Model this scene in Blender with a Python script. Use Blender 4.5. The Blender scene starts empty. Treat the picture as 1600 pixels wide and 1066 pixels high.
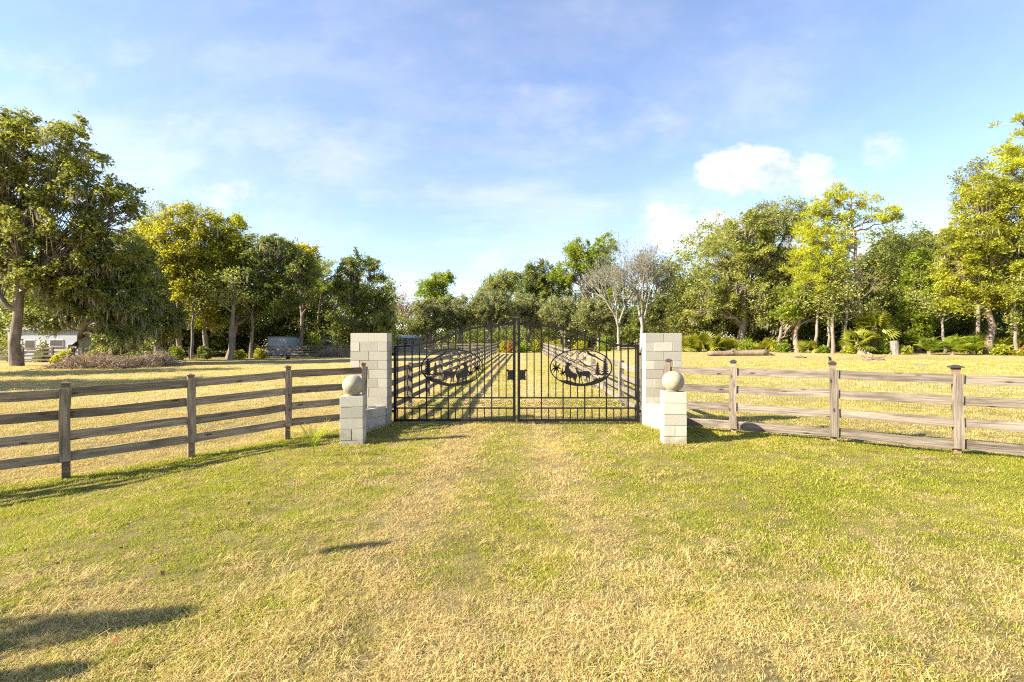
import bpy, bmesh, math, random
import numpy as np
from mathutils import Vector, Matrix

R = math.radians
rng = np.random.default_rng(7)
random.seed(7)
scene = bpy.context.scene
COL = scene.collection

# ------------------------------------------------------------------ camera
CAM_H = 1.92
F = 711.1                      # focal length in photo pixels (1600 wide)
cam_d = bpy.data.cameras.new('camera')
cam_d.sensor_width = 36.0
cam_d.lens = 16.0
cam_d.clip_end = 3000
cam = bpy.data.objects.new('camera', cam_d)
COL.objects.link(cam)
cam.location = (0, 0, CAM_H)
cam.rotation_euler = (R(90), 0, 0)
scene.camera = cam

# ------------------------------------------------------------------ sun and sky
SUN_TRAVEL = Vector((1.63, 0.48, -1.0)).normalized()
SUN_EL = math.asin(-SUN_TRAVEL.z)
SUN_AZ = math.atan2(-SUN_TRAVEL.x, -SUN_TRAVEL.y)
sun_d = bpy.data.lights.new('sun', 'SUN')
sun_d.energy = 5.0
sun_d.angle = R(0.55)
sun_d.color = (1.0, 0.89, 0.70)
sun = bpy.data.objects.new('sun', sun_d)
COL.objects.link(sun)
sun.rotation_euler = SUN_TRAVEL.to_track_quat('-Z', 'Y').to_euler()
sun.location = (-30, -6, 30)

world = bpy.data.worlds.new('World')
scene.world = world
world.use_nodes = True


def build_world():
    nt = world.node_tree
    N, L = nt.nodes, nt.links
    N.clear()
    out = N.new('ShaderNodeOutputWorld')
    bg = N.new('ShaderNodeBackground')
    bg.inputs['Strength'].default_value = 0.087
    L.new(bg.outputs[0], out.inputs[0])
    sky = N.new('ShaderNodeTexSky')
    sky.sky_type = 'NISHITA'
    sky.sun_disc = False
    sky.sun_elevation = SUN_EL
    sky.sun_rotation = SUN_AZ
    sky.air_density = 1.0
    sky.dust_density = 0.2
    sky.ozone_density = 2.6
    tc = N.new('ShaderNodeTexCoord')
    sep = N.new('ShaderNodeSeparateXYZ')
    L.new(tc.outputs['Generated'], sep.inputs[0])

    def m(op, a, b=None, c=None, clamp=False):
        n = N.new('ShaderNodeMath'); n.operation = op; n.use_clamp = clamp
        for i, v in enumerate((a, b, c)):
            if v is None:
                continue
            if isinstance(v, (int, float)):
                n.inputs[i].default_value = v
            else:
                L.new(v, n.inputs[i])
        return n.outputs[0]

    def noise(vec, scale, detail, rough, dist=0.0):
        n = N.new('ShaderNodeTexNoise')
        n.inputs['Scale'].default_value = scale
        n.inputs['Detail'].default_value = detail
        n.inputs['Roughness'].default_value = rough
        n.inputs['Distortion'].default_value = dist
        L.new(vec, n.inputs['Vector'])
        return n.outputs['Fac']

    def comb(x, y, z):
        n = N.new('ShaderNodeCombineXYZ')
        for i, v in enumerate((x, y, z)):
            if isinstance(v, (int, float)):
                n.inputs[i].default_value = v
            else:
                L.new(v, n.inputs[i])
        return n.outputs[0]

    def ramp(v, a, b):
        n = N.new('ShaderNodeMapRange'); n.interpolation_type = 'SMOOTHSTEP'
        L.new(v, n.inputs[0]); n.inputs[1].default_value = a; n.inputs[2].default_value = b
        return n.outputs[0]
    X, Y, Z = sep.outputs
    # high thin veil: the direction projected on a plane far above
    zc = m('MAXIMUM', Z, 0.03)
    px, py = m('DIVIDE', X, m('ADD', zc, 0.12)), m('DIVIDE', Y, m('ADD', zc, 0.12))
    veil = noise(comb(m('ADD', m('MULTIPLY', px, 0.55), m('MULTIPLY', py, 0.22)), m('MULTIPLY', py, 0.9), 3.3), 0.85, 6, 0.58, 0.6)
    veil2 = noise(comb(m('MULTIPLY', px, 1.2), m('MULTIPLY', py, 2.2), 8.1), 1.6, 5, 0.6, 0.4)
    cirrus = m('MULTIPLY', ramp(veil, 0.36, 0.68), m('ADD', m('MULTIPLY', veil2, 0.8), 0.30))
    # clouds in tangent coordinates of the northern sky
    front = m('MAXIMUM', Y, 0.05)
    u, v = m('DIVIDE', X, front), m('DIVIDE', Z, front)
    isn = ramp(Y, 0.05, 0.25)
    wn = noise(comb(u, m('MULTIPLY', v, 1.5), 1.7), 5.5, 7, 0.62)
    wn2 = noise(comb(u, m('MULTIPLY', v, 1.6), 5.7), 3.0, 5, 0.6)
    total = None

    def blob(cx, cy, rx, ry, edge, amt, nn, skew=0.0):
        a, b = (cx - 800) / F, (533 - cy) / F
        du = m('DIVIDE', m('SUBTRACT', u, a), rx / F)
        dv = m('DIVIDE', m('SUBTRACT', m('ADD', v, m('MULTIPLY', m('SUBTRACT', u, a), skew)), b), ry / F)
        # flat base: the lower side falls off faster
        r2 = m('ADD', m('MULTIPLY', du, du), m('MULTIPLY', dv, dv))
        d = m('ADD', m('SUBTRACT', 1.0, r2), m('MULTIPLY', m('SUBTRACT', nn, 0.5), 4.6))
        return m('MULTIPLY', ramp(d, 0.0, edge), amt)
    spec = [(1200, 268, 105, 48, 1.0, 0.92, wn), (1270, 295, 75, 28, 1.1, 0.70, wn), (1382, 236, 50, 42, 1.4, 0.62, wn),
            (1065, 355, 105, 42, 1.0, 0.9, wn), (1180, 345, 70, 24, 1.2, 0.5, wn), (360, 298, 100, 42, 1.4, 0.8, wn), (250, 272, 55, 28, 1.5, 0.45, wn),
            (785, 405, 50, 22, 1.5, 0.6, wn),
            (430, 190, 470, 110, 2.6, 0.85, wn2, 0.20), (900, 190, 330, 80, 2.6, 0.78, wn2, 0.02), (1190, 135, 130, 34, 2.4, 0.6, wn2, -0.25), (60, 120, 210, 60, 2.2, 0.75, wn2, 0.1),
            (620, 340, 120, 40, 2.4, 0.28, wn2, -0.2), (1100, 60, 260, 36, 2.4, 0.25, wn2, -0.2)]
    for s in spec:
        b_ = blob(*s)
        total = b_ if total is None else m('MAXIMUM', total, b_)
    total = m('MULTIPLY', total, isn)
    lowfade = ramp(Z, -0.02, 0.10)
    cl = m('MULTIPLY', m('MAXIMUM', m('MULTIPLY', cirrus, 0.62), total), lowfade, clamp=True)
    mix = N.new('ShaderNodeMix'); mix.data_type = 'RGBA'
    L.new(cl, mix.inputs['Factor'])
    wb = N.new('ShaderNodeMix'); wb.data_type = 'RGBA'; wb.blend_type = 'MULTIPLY'; wb.inputs['Factor'].default_value = 1.0
    wb.inputs['B'].default_value = (1.05, 0.972, 1.02, 1)
    L.new(sky.outputs[0], wb.inputs['A'])
    L.new(wb.outputs['Result'], mix.inputs['A'])
    cc = N.new('ShaderNodeMix'); cc.data_type = 'RGBA'
    L.new(ramp(wn, 0.36, 0.62), cc.inputs['Factor'])
    cc.inputs['A'].default_value = (2.5, 2.75, 3.25, 1); cc.inputs['B'].default_value = (3.75, 3.75, 3.85, 1)
    L.new(cc.outputs['Result'], mix.inputs['B'])
    L.new(mix.outputs['Result'], bg.inputs['Color'])


build_world()
vs = scene.view_settings
vs.view_transform = 'Standard'
vs.look = 'None'
vs.gamma = 1.0
vs.use_curve_mapping = False
vs.exposure = 1.88
scene.render.engine = 'CYCLES'
scene.cycles.use_denoising = False
scene.cycles.pixel_filter_type = 'BLACKMAN_HARRIS'
scene.cycles.filter_width = 1.15
scene.cycles.max_bounces = 4
scene.cycles.adaptive_threshold = 0.015
scene.cycles.diffuse_bounces = 2
scene.cycles.glossy_bounces = 2
scene.cycles.transmission_bounces = 3
scene.cycles.caustics_reflective = False
scene.cycles.caustics_refractive = False


# ------------------------------------------------------------------ small helpers
def sstep(a, b, x):
    t = np.clip((np.asarray(x, float) - a) / (b - a), 0, 1)
    return t * t * (3 - 2 * t)


_lat = np.random.default_rng(3).random((256, 256))


def vnoise(x, y, s=1.0, seed=0):
    """value noise, vectorised"""
    x = np.asarray(x, float) / s + 31.7 * seed + 1000
    y = np.asarray(y, float) / s + 17.3 * seed + 1000
    xi, yi = np.floor(x).astype(int), np.floor(y).astype(int)
    fx, fy = x - xi, y - yi
    fx, fy = fx * fx * (3 - 2 * fx), fy * fy * (3 - 2 * fy)
    g = lambda i, j: _lat[i % 256, j % 256]
    return (g(xi, yi) * (1 - fx) + g(xi + 1, yi) * fx) * (1 - fy) + (g(xi, yi + 1) * (1 - fx) + g(xi + 1, yi + 1) * fx) * fy


def ground_z(x, y):
    x = np.asarray(x, float); y = np.asarray(y, float)
    amt = 0.10 + 0.32 * sstep(-28, 0, x) + 0.50 * sstep(2, 28, x)
    z = amt * np.clip((y - 12) / 40.0, 0, 1.25)
    z = z - 0.17 * sstep(-3.6, -6.6, x) * sstep(16, 9, y)
    near = sstep(30, 14, y)
    z = z + near * (0.05 * (vnoise(x, y, 1.7, 1) - 0.5) + 0.03 * (vnoise(x, y, 0.6, 2) - 0.5))
    return z


def gz(x, y):
    return float(ground_z(x, y))


def at(px, d):
    """x, y of the ground point seen in photo column px at depth d"""
    return ((px - 800) * d / F, d)


def zof(py, d):
    return CAM_H - (py - 533) * d / F


def link(o, parent=None):
    COL.objects.link(o)
    if parent is not None:
        o.parent = parent
    return o


def tag(o, label=None, cat=None, group=None, kind=None):
    if label: o['label'] = label
    if cat: o['category'] = cat
    if group: o['group'] = group
    if kind: o['kind'] = kind
    return o


def empty(name, loc, label=None, cat=None, group=None, rz=0.0):
    o = bpy.data.objects.new(name, None)
    o.location = loc
    o.rotation_euler = (0, 0, rz)
    o.empty_display_size = 0.2
    link(o)
    return tag(o, label, cat, group)


def np_mesh(name, verts, faces, mat=None, tint=None, smooth=False):
    """verts (n,3); faces: (m,k) array of equal sized faces"""
    me = bpy.data.meshes.new(name)
    verts = np.asarray(verts, np.float32); faces = np.asarray(faces, np.int32)
    k = faces.shape[1]
    me.vertices.add(len(verts)); me.vertices.foreach_set('co', verts.ravel())
    me.loops.add(faces.size); me.loops.foreach_set('vertex_index', faces.ravel())
    me.polygons.add(len(faces))
    me.polygons.foreach_set('loop_start', np.arange(len(faces), dtype=np.int32) * k)
    if smooth:
        me.polygons.foreach_set('use_smooth', np.ones(len(faces), bool))
    if tint is not None:
        a = me.attributes.new('tint', 'FLOAT', 'POINT')
        a.data.foreach_set('value', np.asarray(tint, np.float32))
    if mat: me.materials.append(mat)
    me.update(calc_edges=True)
    return me


class MB:
    def __init__(s):
        s.v = []; s.f = []

    def add(s, vs_, fs):
        o = len(s.v)
        s.v.extend([tuple(p) for p in vs_]); s.f.extend([tuple(i + o for i in f) for f in fs])
        return s

    def box(s, x0, x1, y0, y1, z0, z1, mtx=None):
        v = [Vector(p) for p in ((x0, y0, z0), (x1, y0, z0), (x1, y1, z0), (x0, y1, z0), (x0, y0, z1), (x1, y0, z1), (x1, y1, z1), (x0, y1, z1))]
        if mtx: v = [mtx @ p for p in v]
        return s.add(v, [(0, 3, 2, 1), (4, 5, 6, 7), (0, 1, 5, 4), (1, 2, 6, 5), (2, 3, 7, 6), (3, 0, 4, 7)])

    def tube(s, pts, rad, n=6, cap=True):
        v, f = tube_np(np.array(pts, float), np.broadcast_to(np.array(rad, float), (len(pts),)), n)
        s.add([tuple(p) for p in v], [tuple(q) for q in f])
        if cap:
            o = len(s.v) - len(v)
            s.f.append(tuple(o + i for i in reversed(range(n))))
            s.f.append(tuple(o + len(v) - n + i for i in range(n)))
        return s

    def mesh(s, name, mat, smooth=False):
        me = bpy.data.meshes.new(name)
        me.from_pydata(s.v, [], s.f)
        if smooth:
            for p in me.polygons: p.use_smooth = True
        if mat: me.materials.append(mat)
        me.update()
        return me

    def build(s, name, mat, parent=None, smooth=False, loc=None):
        o = bpy.data.objects.new(name, s.mesh(name, mat, smooth))
        if loc: o.location = loc
        return link(o, parent)


def tube_np(pts, rad, n=6):
    pts = np.asarray(pts, float); k = len(pts)
    d = np.gradient(pts, axis=0)
    d /= np.linalg.norm(d, axis=1, keepdims=True) + 1e-9
    ref = np.where(np.abs(d[:, 2:3]) > 0.9, np.array([[1., 0, 0]]), np.array([[0, 0, 1.]]))
    a = np.cross(d, ref); a /= np.linalg.norm(a, axis=1, keepdims=True) + 1e-9
    b = np.cross(d, a)
    th = np.arange(n) * 2 * math.pi / n
    v = pts[:, None, :] + rad[:, None, None] * (a[:, None, :] * np.cos(th)[None, :, None] + b[:, None, :] * np.sin(th)[None, :, None])
    v = v.reshape(-1, 3)
    i = np.arange(k - 1)[:, None] * n; j = np.arange(n)[None, :]
    f = np.stack([i + j, i + (j + 1) % n, i + n + (j + 1) % n, i + n + j], -1).reshape(-1, 4)
    return v, f


# ------------------------------------------------------------------ materials
def new_mat(name):
    m_ = bpy.data.materials.new(name); m_.use_nodes = True
    nt = m_.node_tree
    return m_, nt.nodes, nt.links, nt.nodes['Principled BSDF']


def nd(N, L, typ, props=None, **ins):
    n = N.new(typ)
    for k, v in (props or {}).items(): setattr(n, k, v)
    for k, v in ins.items():
        key = k.replace('_', ' ')
        sock = n.inputs[key] if key in n.inputs else n.inputs[int(k[1:])]
        if hasattr(v, 'links'): L.new(v, sock)
        else: sock.default_value = v
    return n


def mixc(N, L, fac, a, b, mode='MIX'):
    n = N.new('ShaderNodeMix'); n.data_type = 'RGBA'; n.blend_type = mode
    for key, v in (('Factor', fac), ('A', a), ('B', b)):
        if hasattr(v, 'links'): L.new(v, n.inputs[key])
        elif key == 'Factor': n.inputs[key].default_value = v
        else: n.inputs[key].default_value = (*v, 1)
    return n.outputs['Result']


def mrange(N, L, v, a, b, c=0.0, d=1.0):
    n = N.new('ShaderNodeMapRange')
    L.new(v, n.inputs[0])
    for i, q in enumerate((a, b, c, d)): n.inputs[i + 1].default_value = q
    return n.outputs[0]


def mat_leaf(name, dark, light, warm=None, trans=0.35, rough=0.55, warm_amt=0.0):
    m_, N, L, P = new_mat(name)
    at_ = nd(N, L, 'ShaderNodeAttribute', {'attribute_name': 'tint'})
    c = mixc(N, L, at_.outputs['Fac'], dark, light)
    if warm:
        geo = N.new('ShaderNodeNewGeometry')
        nz = nd(N, L, 'ShaderNodeTexNoise', None, Vector=geo.outputs['Position'], Scale=0.35, Detail=3.0)
        w = mrange(N, L, nz.outputs['Fac'], 0.5, 0.68, 0.0, warm_amt)
        c = mixc(N, L, w, c, warm)
    L.new(c, P.inputs['Base Color'])
    P.inputs['Roughness'].default_value = rough
    P.inputs['Specular IOR Level'].default_value = 0.35
    tr = N.new('ShaderNodeBsdfTranslucent')
    L.new(mixc(N, L, 0.45, c, (light[0] * 1.5, light[1] * 1.5, light[2] * 0.8)), tr.inputs['Color'])
    mx = N.new('ShaderNodeMixShader'); mx.inputs[0].default_value = min(.5, trans + .1)
    L.new(P.outputs[0], mx.inputs[1]); L.new(tr.outputs[0], mx.inputs[2])
    L.new(mx.outputs[0], N['Material Output'].inputs['Surface'])
    return m_


def mat_bark(name, a, b, scale=6.0):
    m_, N, L, P = new_mat(name)
    tc = N.new('ShaderNodeTexCoord')
    mp = nd(N, L, 'ShaderNodeMapping', None, Vector=tc.outputs['Object'], Scale=(1, 1, 0.22))
    n1 = nd(N, L, 'ShaderNodeTexNoise', None, Vector=mp.outputs[0], Scale=scale, Detail=6.0, Roughness=0.65)
    n2 = nd(N, L, 'ShaderNodeTexNoise', None, Vector=tc.outputs['Object'], Scale=0.9, Detail=3.0)
    c = mixc(N, L, mrange(N, L, n1.outputs['Fac'], 0.35, 0.7), a, b)
    c = mixc(N, L, mrange(N, L, n2.outputs['Fac'], 0.5, 0.75, 0, 0.6), c, (b[0] * 1.25, b[1] * 1.25, b[2] * 1.25))
    L.new(c, P.inputs['Base Color']); P.inputs['Roughness'].default_value = 0.9
    bp = nd(N, L, 'ShaderNodeBump', None, Height=n1.outputs['Fac'], Strength=0.8, Distance=0.05)
    L.new(bp.outputs[0], P.inputs['Normal'])
    return m_


def mat_wood(name, a, b, dark):
    m_, N, L, P = new_mat(name)
    tc = N.new('ShaderNodeTexCoord'); oi = N.new('ShaderNodeObjectInfo')
    off = nd(N, L, 'ShaderNodeMath', {'operation': 'MULTIPLY'}, i0=oi.outputs['Random'], i1=37.0)
    cb = nd(N, L, 'ShaderNodeCombineXYZ', None, X=off.outputs[0], Y=off.outputs[0], Z=off.outputs[0])
    ad = nd(N, L, 'ShaderNodeVectorMath', {'operation': 'ADD'}, i0=tc.outputs['Object'], i1=cb.outputs[0])
    mp = nd(N, L, 'ShaderNodeMapping', None, Vector=ad.outputs[0], Scale=(2.0, 30, 42))
    g = nd(N, L, 'ShaderNodeTexNoise', None, Vector=mp.outputs[0], Scale=1.0, Detail=7.0, Roughness=0.62, Distortion=0.9)
    mp2 = nd(N, L, 'ShaderNodeMapping', None, Vector=ad.outputs[0], Scale=(3.2, 3, 9))
    g2 = nd(N, L, 'ShaderNodeTexNoise', None, Vector=mp2.outputs[0], Scale=1.0, Detail=4.0)
    mp3 = nd(N, L, 'ShaderNodeMapping', None, Vector=ad.outputs[0], Scale=(3.6, 0.3, 7.5))
    vo = nd(N, L, 'ShaderNodeTexVoronoi', None, Vector=mp3.outputs[0], Scale=1.0)
    c = mixc(N, L, mrange(N, L, g.outputs['Fac'], 0.38, 0.62), (a[0] * .8, a[1] * .78, a[2] * .76), (b[0] * 1.06, b[1] * 1.06, b[2] * 1.06))
    c = mixc(N, L, mrange(N, L, g2.outputs['Fac'], 0.50, 0.68, 0, 0.7), c, dark)
    c = mixc(N, L, mrange(N, L, vo.outputs['Distance'], 0.17, 0.09, 0, 0.85), c, (dark[0] * .35, dark[1] * .3, dark[2] * .28))
    rv = mrange(N, L, oi.outputs['Random'], 0, 1, 0.70, 1.22)
    cc = nd(N, L, 'ShaderNodeCombineColor', None, Red=rv, Green=rv, Blue=rv)
    c = mixc(N, L, 1.0, c, cc.outputs[0], 'MULTIPLY')
    L.new(c, P.inputs['Base Color']); P.inputs['Roughness'].default_value = 0.85
    P.inputs['Specular IOR Level'].default_value = 0.25
    bp = nd(N, L, 'ShaderNodeBump', None, Height=g.outputs['Fac'], Strength=0.5, Distance=0.006)
    L.new(bp.outputs[0], P.inputs['Normal'])
    return m_


def mat_plain(name, c, rough=0.7, var=0.15, scale=3.0, metal=0.0, spec=0.4, bump=0.0):
    m_, N, L, P = new_mat(name)
    tc = N.new('ShaderNodeTexCoord')
    n1 = nd(N, L, 'ShaderNodeTexNoise', None, Vector=tc.outputs['Object'], Scale=scale, Detail=5.0, Roughness=0.6)
    k0, k1 = 1 - var, 1 + var
    cc = mixc(N, L, n1.outputs['Fac'], tuple(x * k0 for x in c), tuple(x * k1 for x in c))
    L.new(cc, P.inputs['Base Color'])
    P.inputs['Roughness'].default_value = rough; P.inputs['Metallic'].default_value = metal
    P.inputs['Specular IOR Level'].default_value = spec
    if bump:
        bp = nd(N, L, 'ShaderNodeBump', None, Height=n1.outputs['Fac'], Strength=bump, Distance=0.01)
        L.new(bp.outputs[0], P.inputs['Normal'])
    return m_


def mat_block(name):
    m_, N, L, P = new_mat(name)
    geo = N.new('ShaderNodeNewGeometry'); oi = N.new('ShaderNodeObjectInfo')
    n1 = nd(N, L, 'ShaderNodeTexNoise', None, Vector=geo.outputs['Position'], Scale=3.0, Detail=5.0, Roughness=0.6)
    n2 = nd(N, L, 'ShaderNodeTexNoise', None, Vector=geo.outputs['Position'], Scale=55.0, Detail=4.0, Roughness=0.7)
    mp = nd(N, L, 'ShaderNodeMapping', None, Vector=geo.outputs['Position'], Scale=(9, 9, 1.1))
    n3 = nd(N, L, 'ShaderNodeTexNoise', None, Vector=mp.outputs[0], Scale=1.0, Detail=4.0)
    rcol = mixc(N, L, oi.outputs['Random'], (0.325, 0.305, 0.245), (0.515, 0.485, 0.39))
    c = mixc(N, L, mrange(N, L, n1.outputs['Fac'], 0.4, 0.75, 0, 0.55), rcol, (0.38, 0.355, 0.29))
    c = mixc(N, L, mrange(N, L, n2.outputs['Fac'], 0.35, 0.65, 0.0, 0.25), c, (0.36, 0.345, 0.30))
    c = mixc(N, L, mrange(N, L, n3.outputs['Fac'], 0.6, 0.8, 0.0, 0.35), c, (0.31, 0.295, 0.25))
    sz = nd(N, L, 'ShaderNodeSeparateXYZ', None, Vector=geo.outputs['Position'])
    n4 = nd(N, L, 'ShaderNodeTexNoise', None, Vector=geo.outputs['Position'], Scale=7.0, Detail=6.0, Roughness=0.7)
    splash = nd(N, L, 'ShaderNodeMath', {'operation': 'SUBTRACT'}, i0=n4.outputs['Fac'], i1=mrange(N, L, sz.outputs['Z'], 0.0, 0.55, 0.0, 0.5))
    c = mixc(N, L, mrange(N, L, splash.outputs[0], 0.30, 0.55, 0.0, 0.6), c, (0.22, 0.19, 0.115))
    vp = nd(N, L, 'ShaderNodeTexVoronoi', None, Vector=geo.outputs['Position'], Scale=16.0)
    c = mixc(N, L, mrange(N, L, vp.outputs['Distance'], 0.12, 0.05, 0.0, 0.45), c, (0.20, 0.185, 0.15))
    L.new(c, P.inputs['Base Color']); P.inputs['Roughness'].default_value = 0.92
    P.inputs['Specular IOR Level'].default_value = 0.2
    bp = nd(N, L, 'ShaderNodeBump', None, Height=n2.outputs['Fac'], Strength=0.35, Distance=0.006)
    L.new(bp.outputs[0], P.inputs['Normal'])
    return m_


def mat_ground():
    m_, N, L, P = new_mat('ground')
    vc = nd(N, L, 'ShaderNodeAttribute', {'attribute_name': 'turf'})
    geo = N.new('ShaderNodeNewGeometry')
    n1 = nd(N, L, 'ShaderNodeTexNoise', None, Vector=geo.outputs['Position'], Scale=1.4, Detail=8.0, Roughness=0.7)
    n2 = nd(N, L, 'ShaderNodeTexNoise', None, Vector=geo.outputs['Position'], Scale=26.0, Detail=6.0, Roughness=0.75)
    n3 = nd(N, L, 'ShaderNodeTexNoise', None, Vector=geo.outputs['Position'], Scale=0.16, Detail=5.0, Roughness=0.6)
    mp = nd(N, L, 'ShaderNodeMapping', None, Vector=geo.outputs['Position'], Scale=(0.5, 3.0, 1))
    n4 = nd(N, L, 'ShaderNodeTexNoise', None, Vector=mp.outputs[0], Scale=0.9, Detail=7.0, Roughness=0.72)
    c = vc.outputs['Color']
    c = mixc(N, L, mrange(N, L, n1.outputs['Fac'], 0.42, 0.72, 0, 0.5), c, (0.27, 0.205, 0.10))
    c = mixc(N, L, mrange(N, L, n3.outputs['Fac'], 0.42, 0.65, 0, 0.45), c, (0.22, 0.215, 0.05))
    c = mixc(N, L, mrange(N, L, n4.outputs['Fac'], 0.46, 0.70, 0, 0.5), c, (0.48, 0.39, 0.20))
    c = mixc(N, L, mrange(N, L, n2.outputs['Fac'], 0.40, 0.68, 0.0, 0.55), c, (0.15, 0.125, 0.05))
    L.new(c, P.inputs['Base Color']); P.inputs['Roughness'].default_value = 1.0
    P.inputs['Specular IOR Level'].default_value = 0.05
    bp = nd(N, L, 'ShaderNodeBump', None, Height=n2.outputs['Fac'], Strength=0.9, Distance=0.06)
    L.new(bp.outputs[0], P.inputs['Normal'])
    return m_


M = {}
M['ground'] = mat_ground()
M['block'] = mat_block('concrete_block')
M['mortar'] = mat_plain('mortar', (0.20, 0.185, 0.155), 0.95, 0.2, 20)
M['ball'] = mat_plain('ball_concrete', (0.32, 0.28, 0.195), 0.9, 0.6, 7.0, bump=0.8)
M['wood_l'] = mat_wood('weathered_boards_brown', (0.20, 0.150, 0.098), (0.35, 0.272, 0.182), (0.11, 0.082, 0.054))
M['wood_r'] = mat_wood('weathered_boards_grey', (0.14, 0.114, 0.088), (0.255, 0.217, 0.172), (0.075, 0.058, 0.042))
M['wood_post'] = mat_wood('post_wood', (0.17, 0.115, 0.07), (0.27, 0.19, 0.12), (0.12, 0.08, 0.05))
M['wood_lane'] = mat_wood('lane_boards', (0.155, 0.13, 0.108), (0.24, 0.207, 0.175), (0.105, 0.087, 0.07))
M['cap'] = mat_plain('cap_metal', (0.035, 0.032, 0.03), 0.5, 0.2)
M['iron'] = mat_plain('black_iron', (0.014, 0.013, 0.013), 0.5, 0.25, 14, metal=0.0, spec=0.14)
M['wire'] = mat_plain('galvanised_wire', (0.30, 0.30, 0.28), 0.5, 0.1, metal=0.6)
M['bark_oak'] = mat_bark('oak_bark', (0.10, 0.075, 0.055), (0.27, 0.21, 0.16))
M['bark_grey'] = mat_bark('pale_bark', (0.12, 0.10, 0.078), (0.26, 0.225, 0.185))
M['bark_pale'] = mat_bark('silvery_bark', (0.155, 0.145, 0.12), (0.29, 0.275, 0.24))
M['bark_pine'] = mat_bark('pine_bark', (0.17, 0.11, 0.08), (0.36, 0.27, 0.20))
M['leaf_oak'] = mat_leaf('leaves_dark_oak', (0.077, 0.09, 0.02), (0.225, 0.265, 0.058), (0.31, 0.31, 0.05), 0.25, warm_amt=0.35)
M['leaf_big'] = mat_leaf('leaves_big_oak', (0.097, 0.102, 0.02), (0.285, 0.3, 0.06), (0.4, 0.37, 0.045), 0.30, warm_amt=0.5)
M['leaf_yellow'] = mat_leaf('leaves_yellow_green', (0.155, 0.151, 0.014), (0.455, 0.445, 0.04), (0.52, 0.44, 0.03), 0.35, warm_amt=0.5)
M['leaf_olive'] = mat_leaf('leaves_olive', (0.117, 0.126, 0.032), (0.345, 0.37, 0.095), (0.41, 0.4, 0.055), 0.3, warm_amt=0.4)
M['leaf_grey'] = mat_leaf('leaves_grey_green', (0.099, 0.105, 0.045), (0.33, 0.35, 0.15), (0.33, 0.33, 0.08), 0.3, warm_amt=0.3)
M['leaf_pine'] = mat_leaf('pine_needles', (0.17, 0.18, 0.012), (0.5, 0.53, 0.035), (0.55, 0.5, 0.03), 0.35, warm_amt=0.35)
M['leaf_green'] = mat_leaf('leaves_fresh_green', (0.105, 0.131, 0.014), (0.31, 0.385, 0.04), (0.4, 0.39, 0.035), 0.35, warm_amt=0.35)
M['leaf_gold'] = mat_leaf('leaves_golden', (0.15, 0.155, 0.015), (0.44, 0.455, 0.045), (0.5, 0.44, 0.035), 0.35, warm_amt=0.4)
M['leaf_rust'] = mat_leaf('leaves_rust', (0.212, 0.118, 0.035), (0.496, 0.295, 0.106), None, 0.3)
M['leaf_palm'] = mat_leaf('palm_leaf', (0.134, 0.143, 0.018), (0.292, 0.31, 0.04), (0.543, 0.496, 0.041), 0.3, rough=0.4, warm_amt=0.5)
M['moss'] = mat_leaf('spanish_moss', (0.153, 0.147, 0.100), (0.354, 0.336, 0.236), None, 0.3, 0.9)
M['twig'] = mat_leaf('dry_twigs', (0.20, 0.14, 0.085), (0.46, 0.36, 0.25), None, 0.05, 0.9)
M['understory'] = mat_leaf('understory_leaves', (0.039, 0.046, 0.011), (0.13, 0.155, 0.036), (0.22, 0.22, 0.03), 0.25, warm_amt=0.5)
M['grass_g'] = mat_leaf('grass_green', (0.14, 0.165, 0.016), (0.46, 0.455, 0.048), (0.56, 0.475, 0.08), 0.3, 0.6, warm_amt=0.4)
M['grass_s'] = mat_leaf('grass_straw', (0.22, 0.15, 0.045), (0.78, 0.62, 0.28), (0.70, 0.55, 0.16), 0.2, 0.7, warm_amt=0.5)
M['white_wall'] = mat_plain('white_siding', (0.33, 0.35, 0.39), 0.7, 0.06)
M['blue_panel'] = mat_plain('pale_blue_panel', (0.42, 0.50, 0.62), 0.6, 0.1)
M['roof'] = mat_plain('roof_sheet', (0.20, 0.20, 0.21), 0.6, 0.15)
M['glass'] = mat_plain('window_glass', (0.03, 0.035, 0.04), 0.12, 0.1, spec=0.6)
M['trim'] = mat_plain('window_trim', (0.55, 0.55, 0.55), 0.6, 0.1)
M['log'] = mat_bark('log_bark', (0.10, 0.068, 0.045), (0.24, 0.175, 0.125), 4.0)
M['black'] = mat_plain('charred', (0.015, 0.014, 0.014), 0.9, 0.3)
M['deadleaf'] = mat_plain('dead_leaf', (0.30, 0.12, 0.03), 0.7, 0.4)

# ------------------------------------------------------------------ ground
LANE_C = lambda y: 0.12 + 0.018 * (y - 10)


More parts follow.
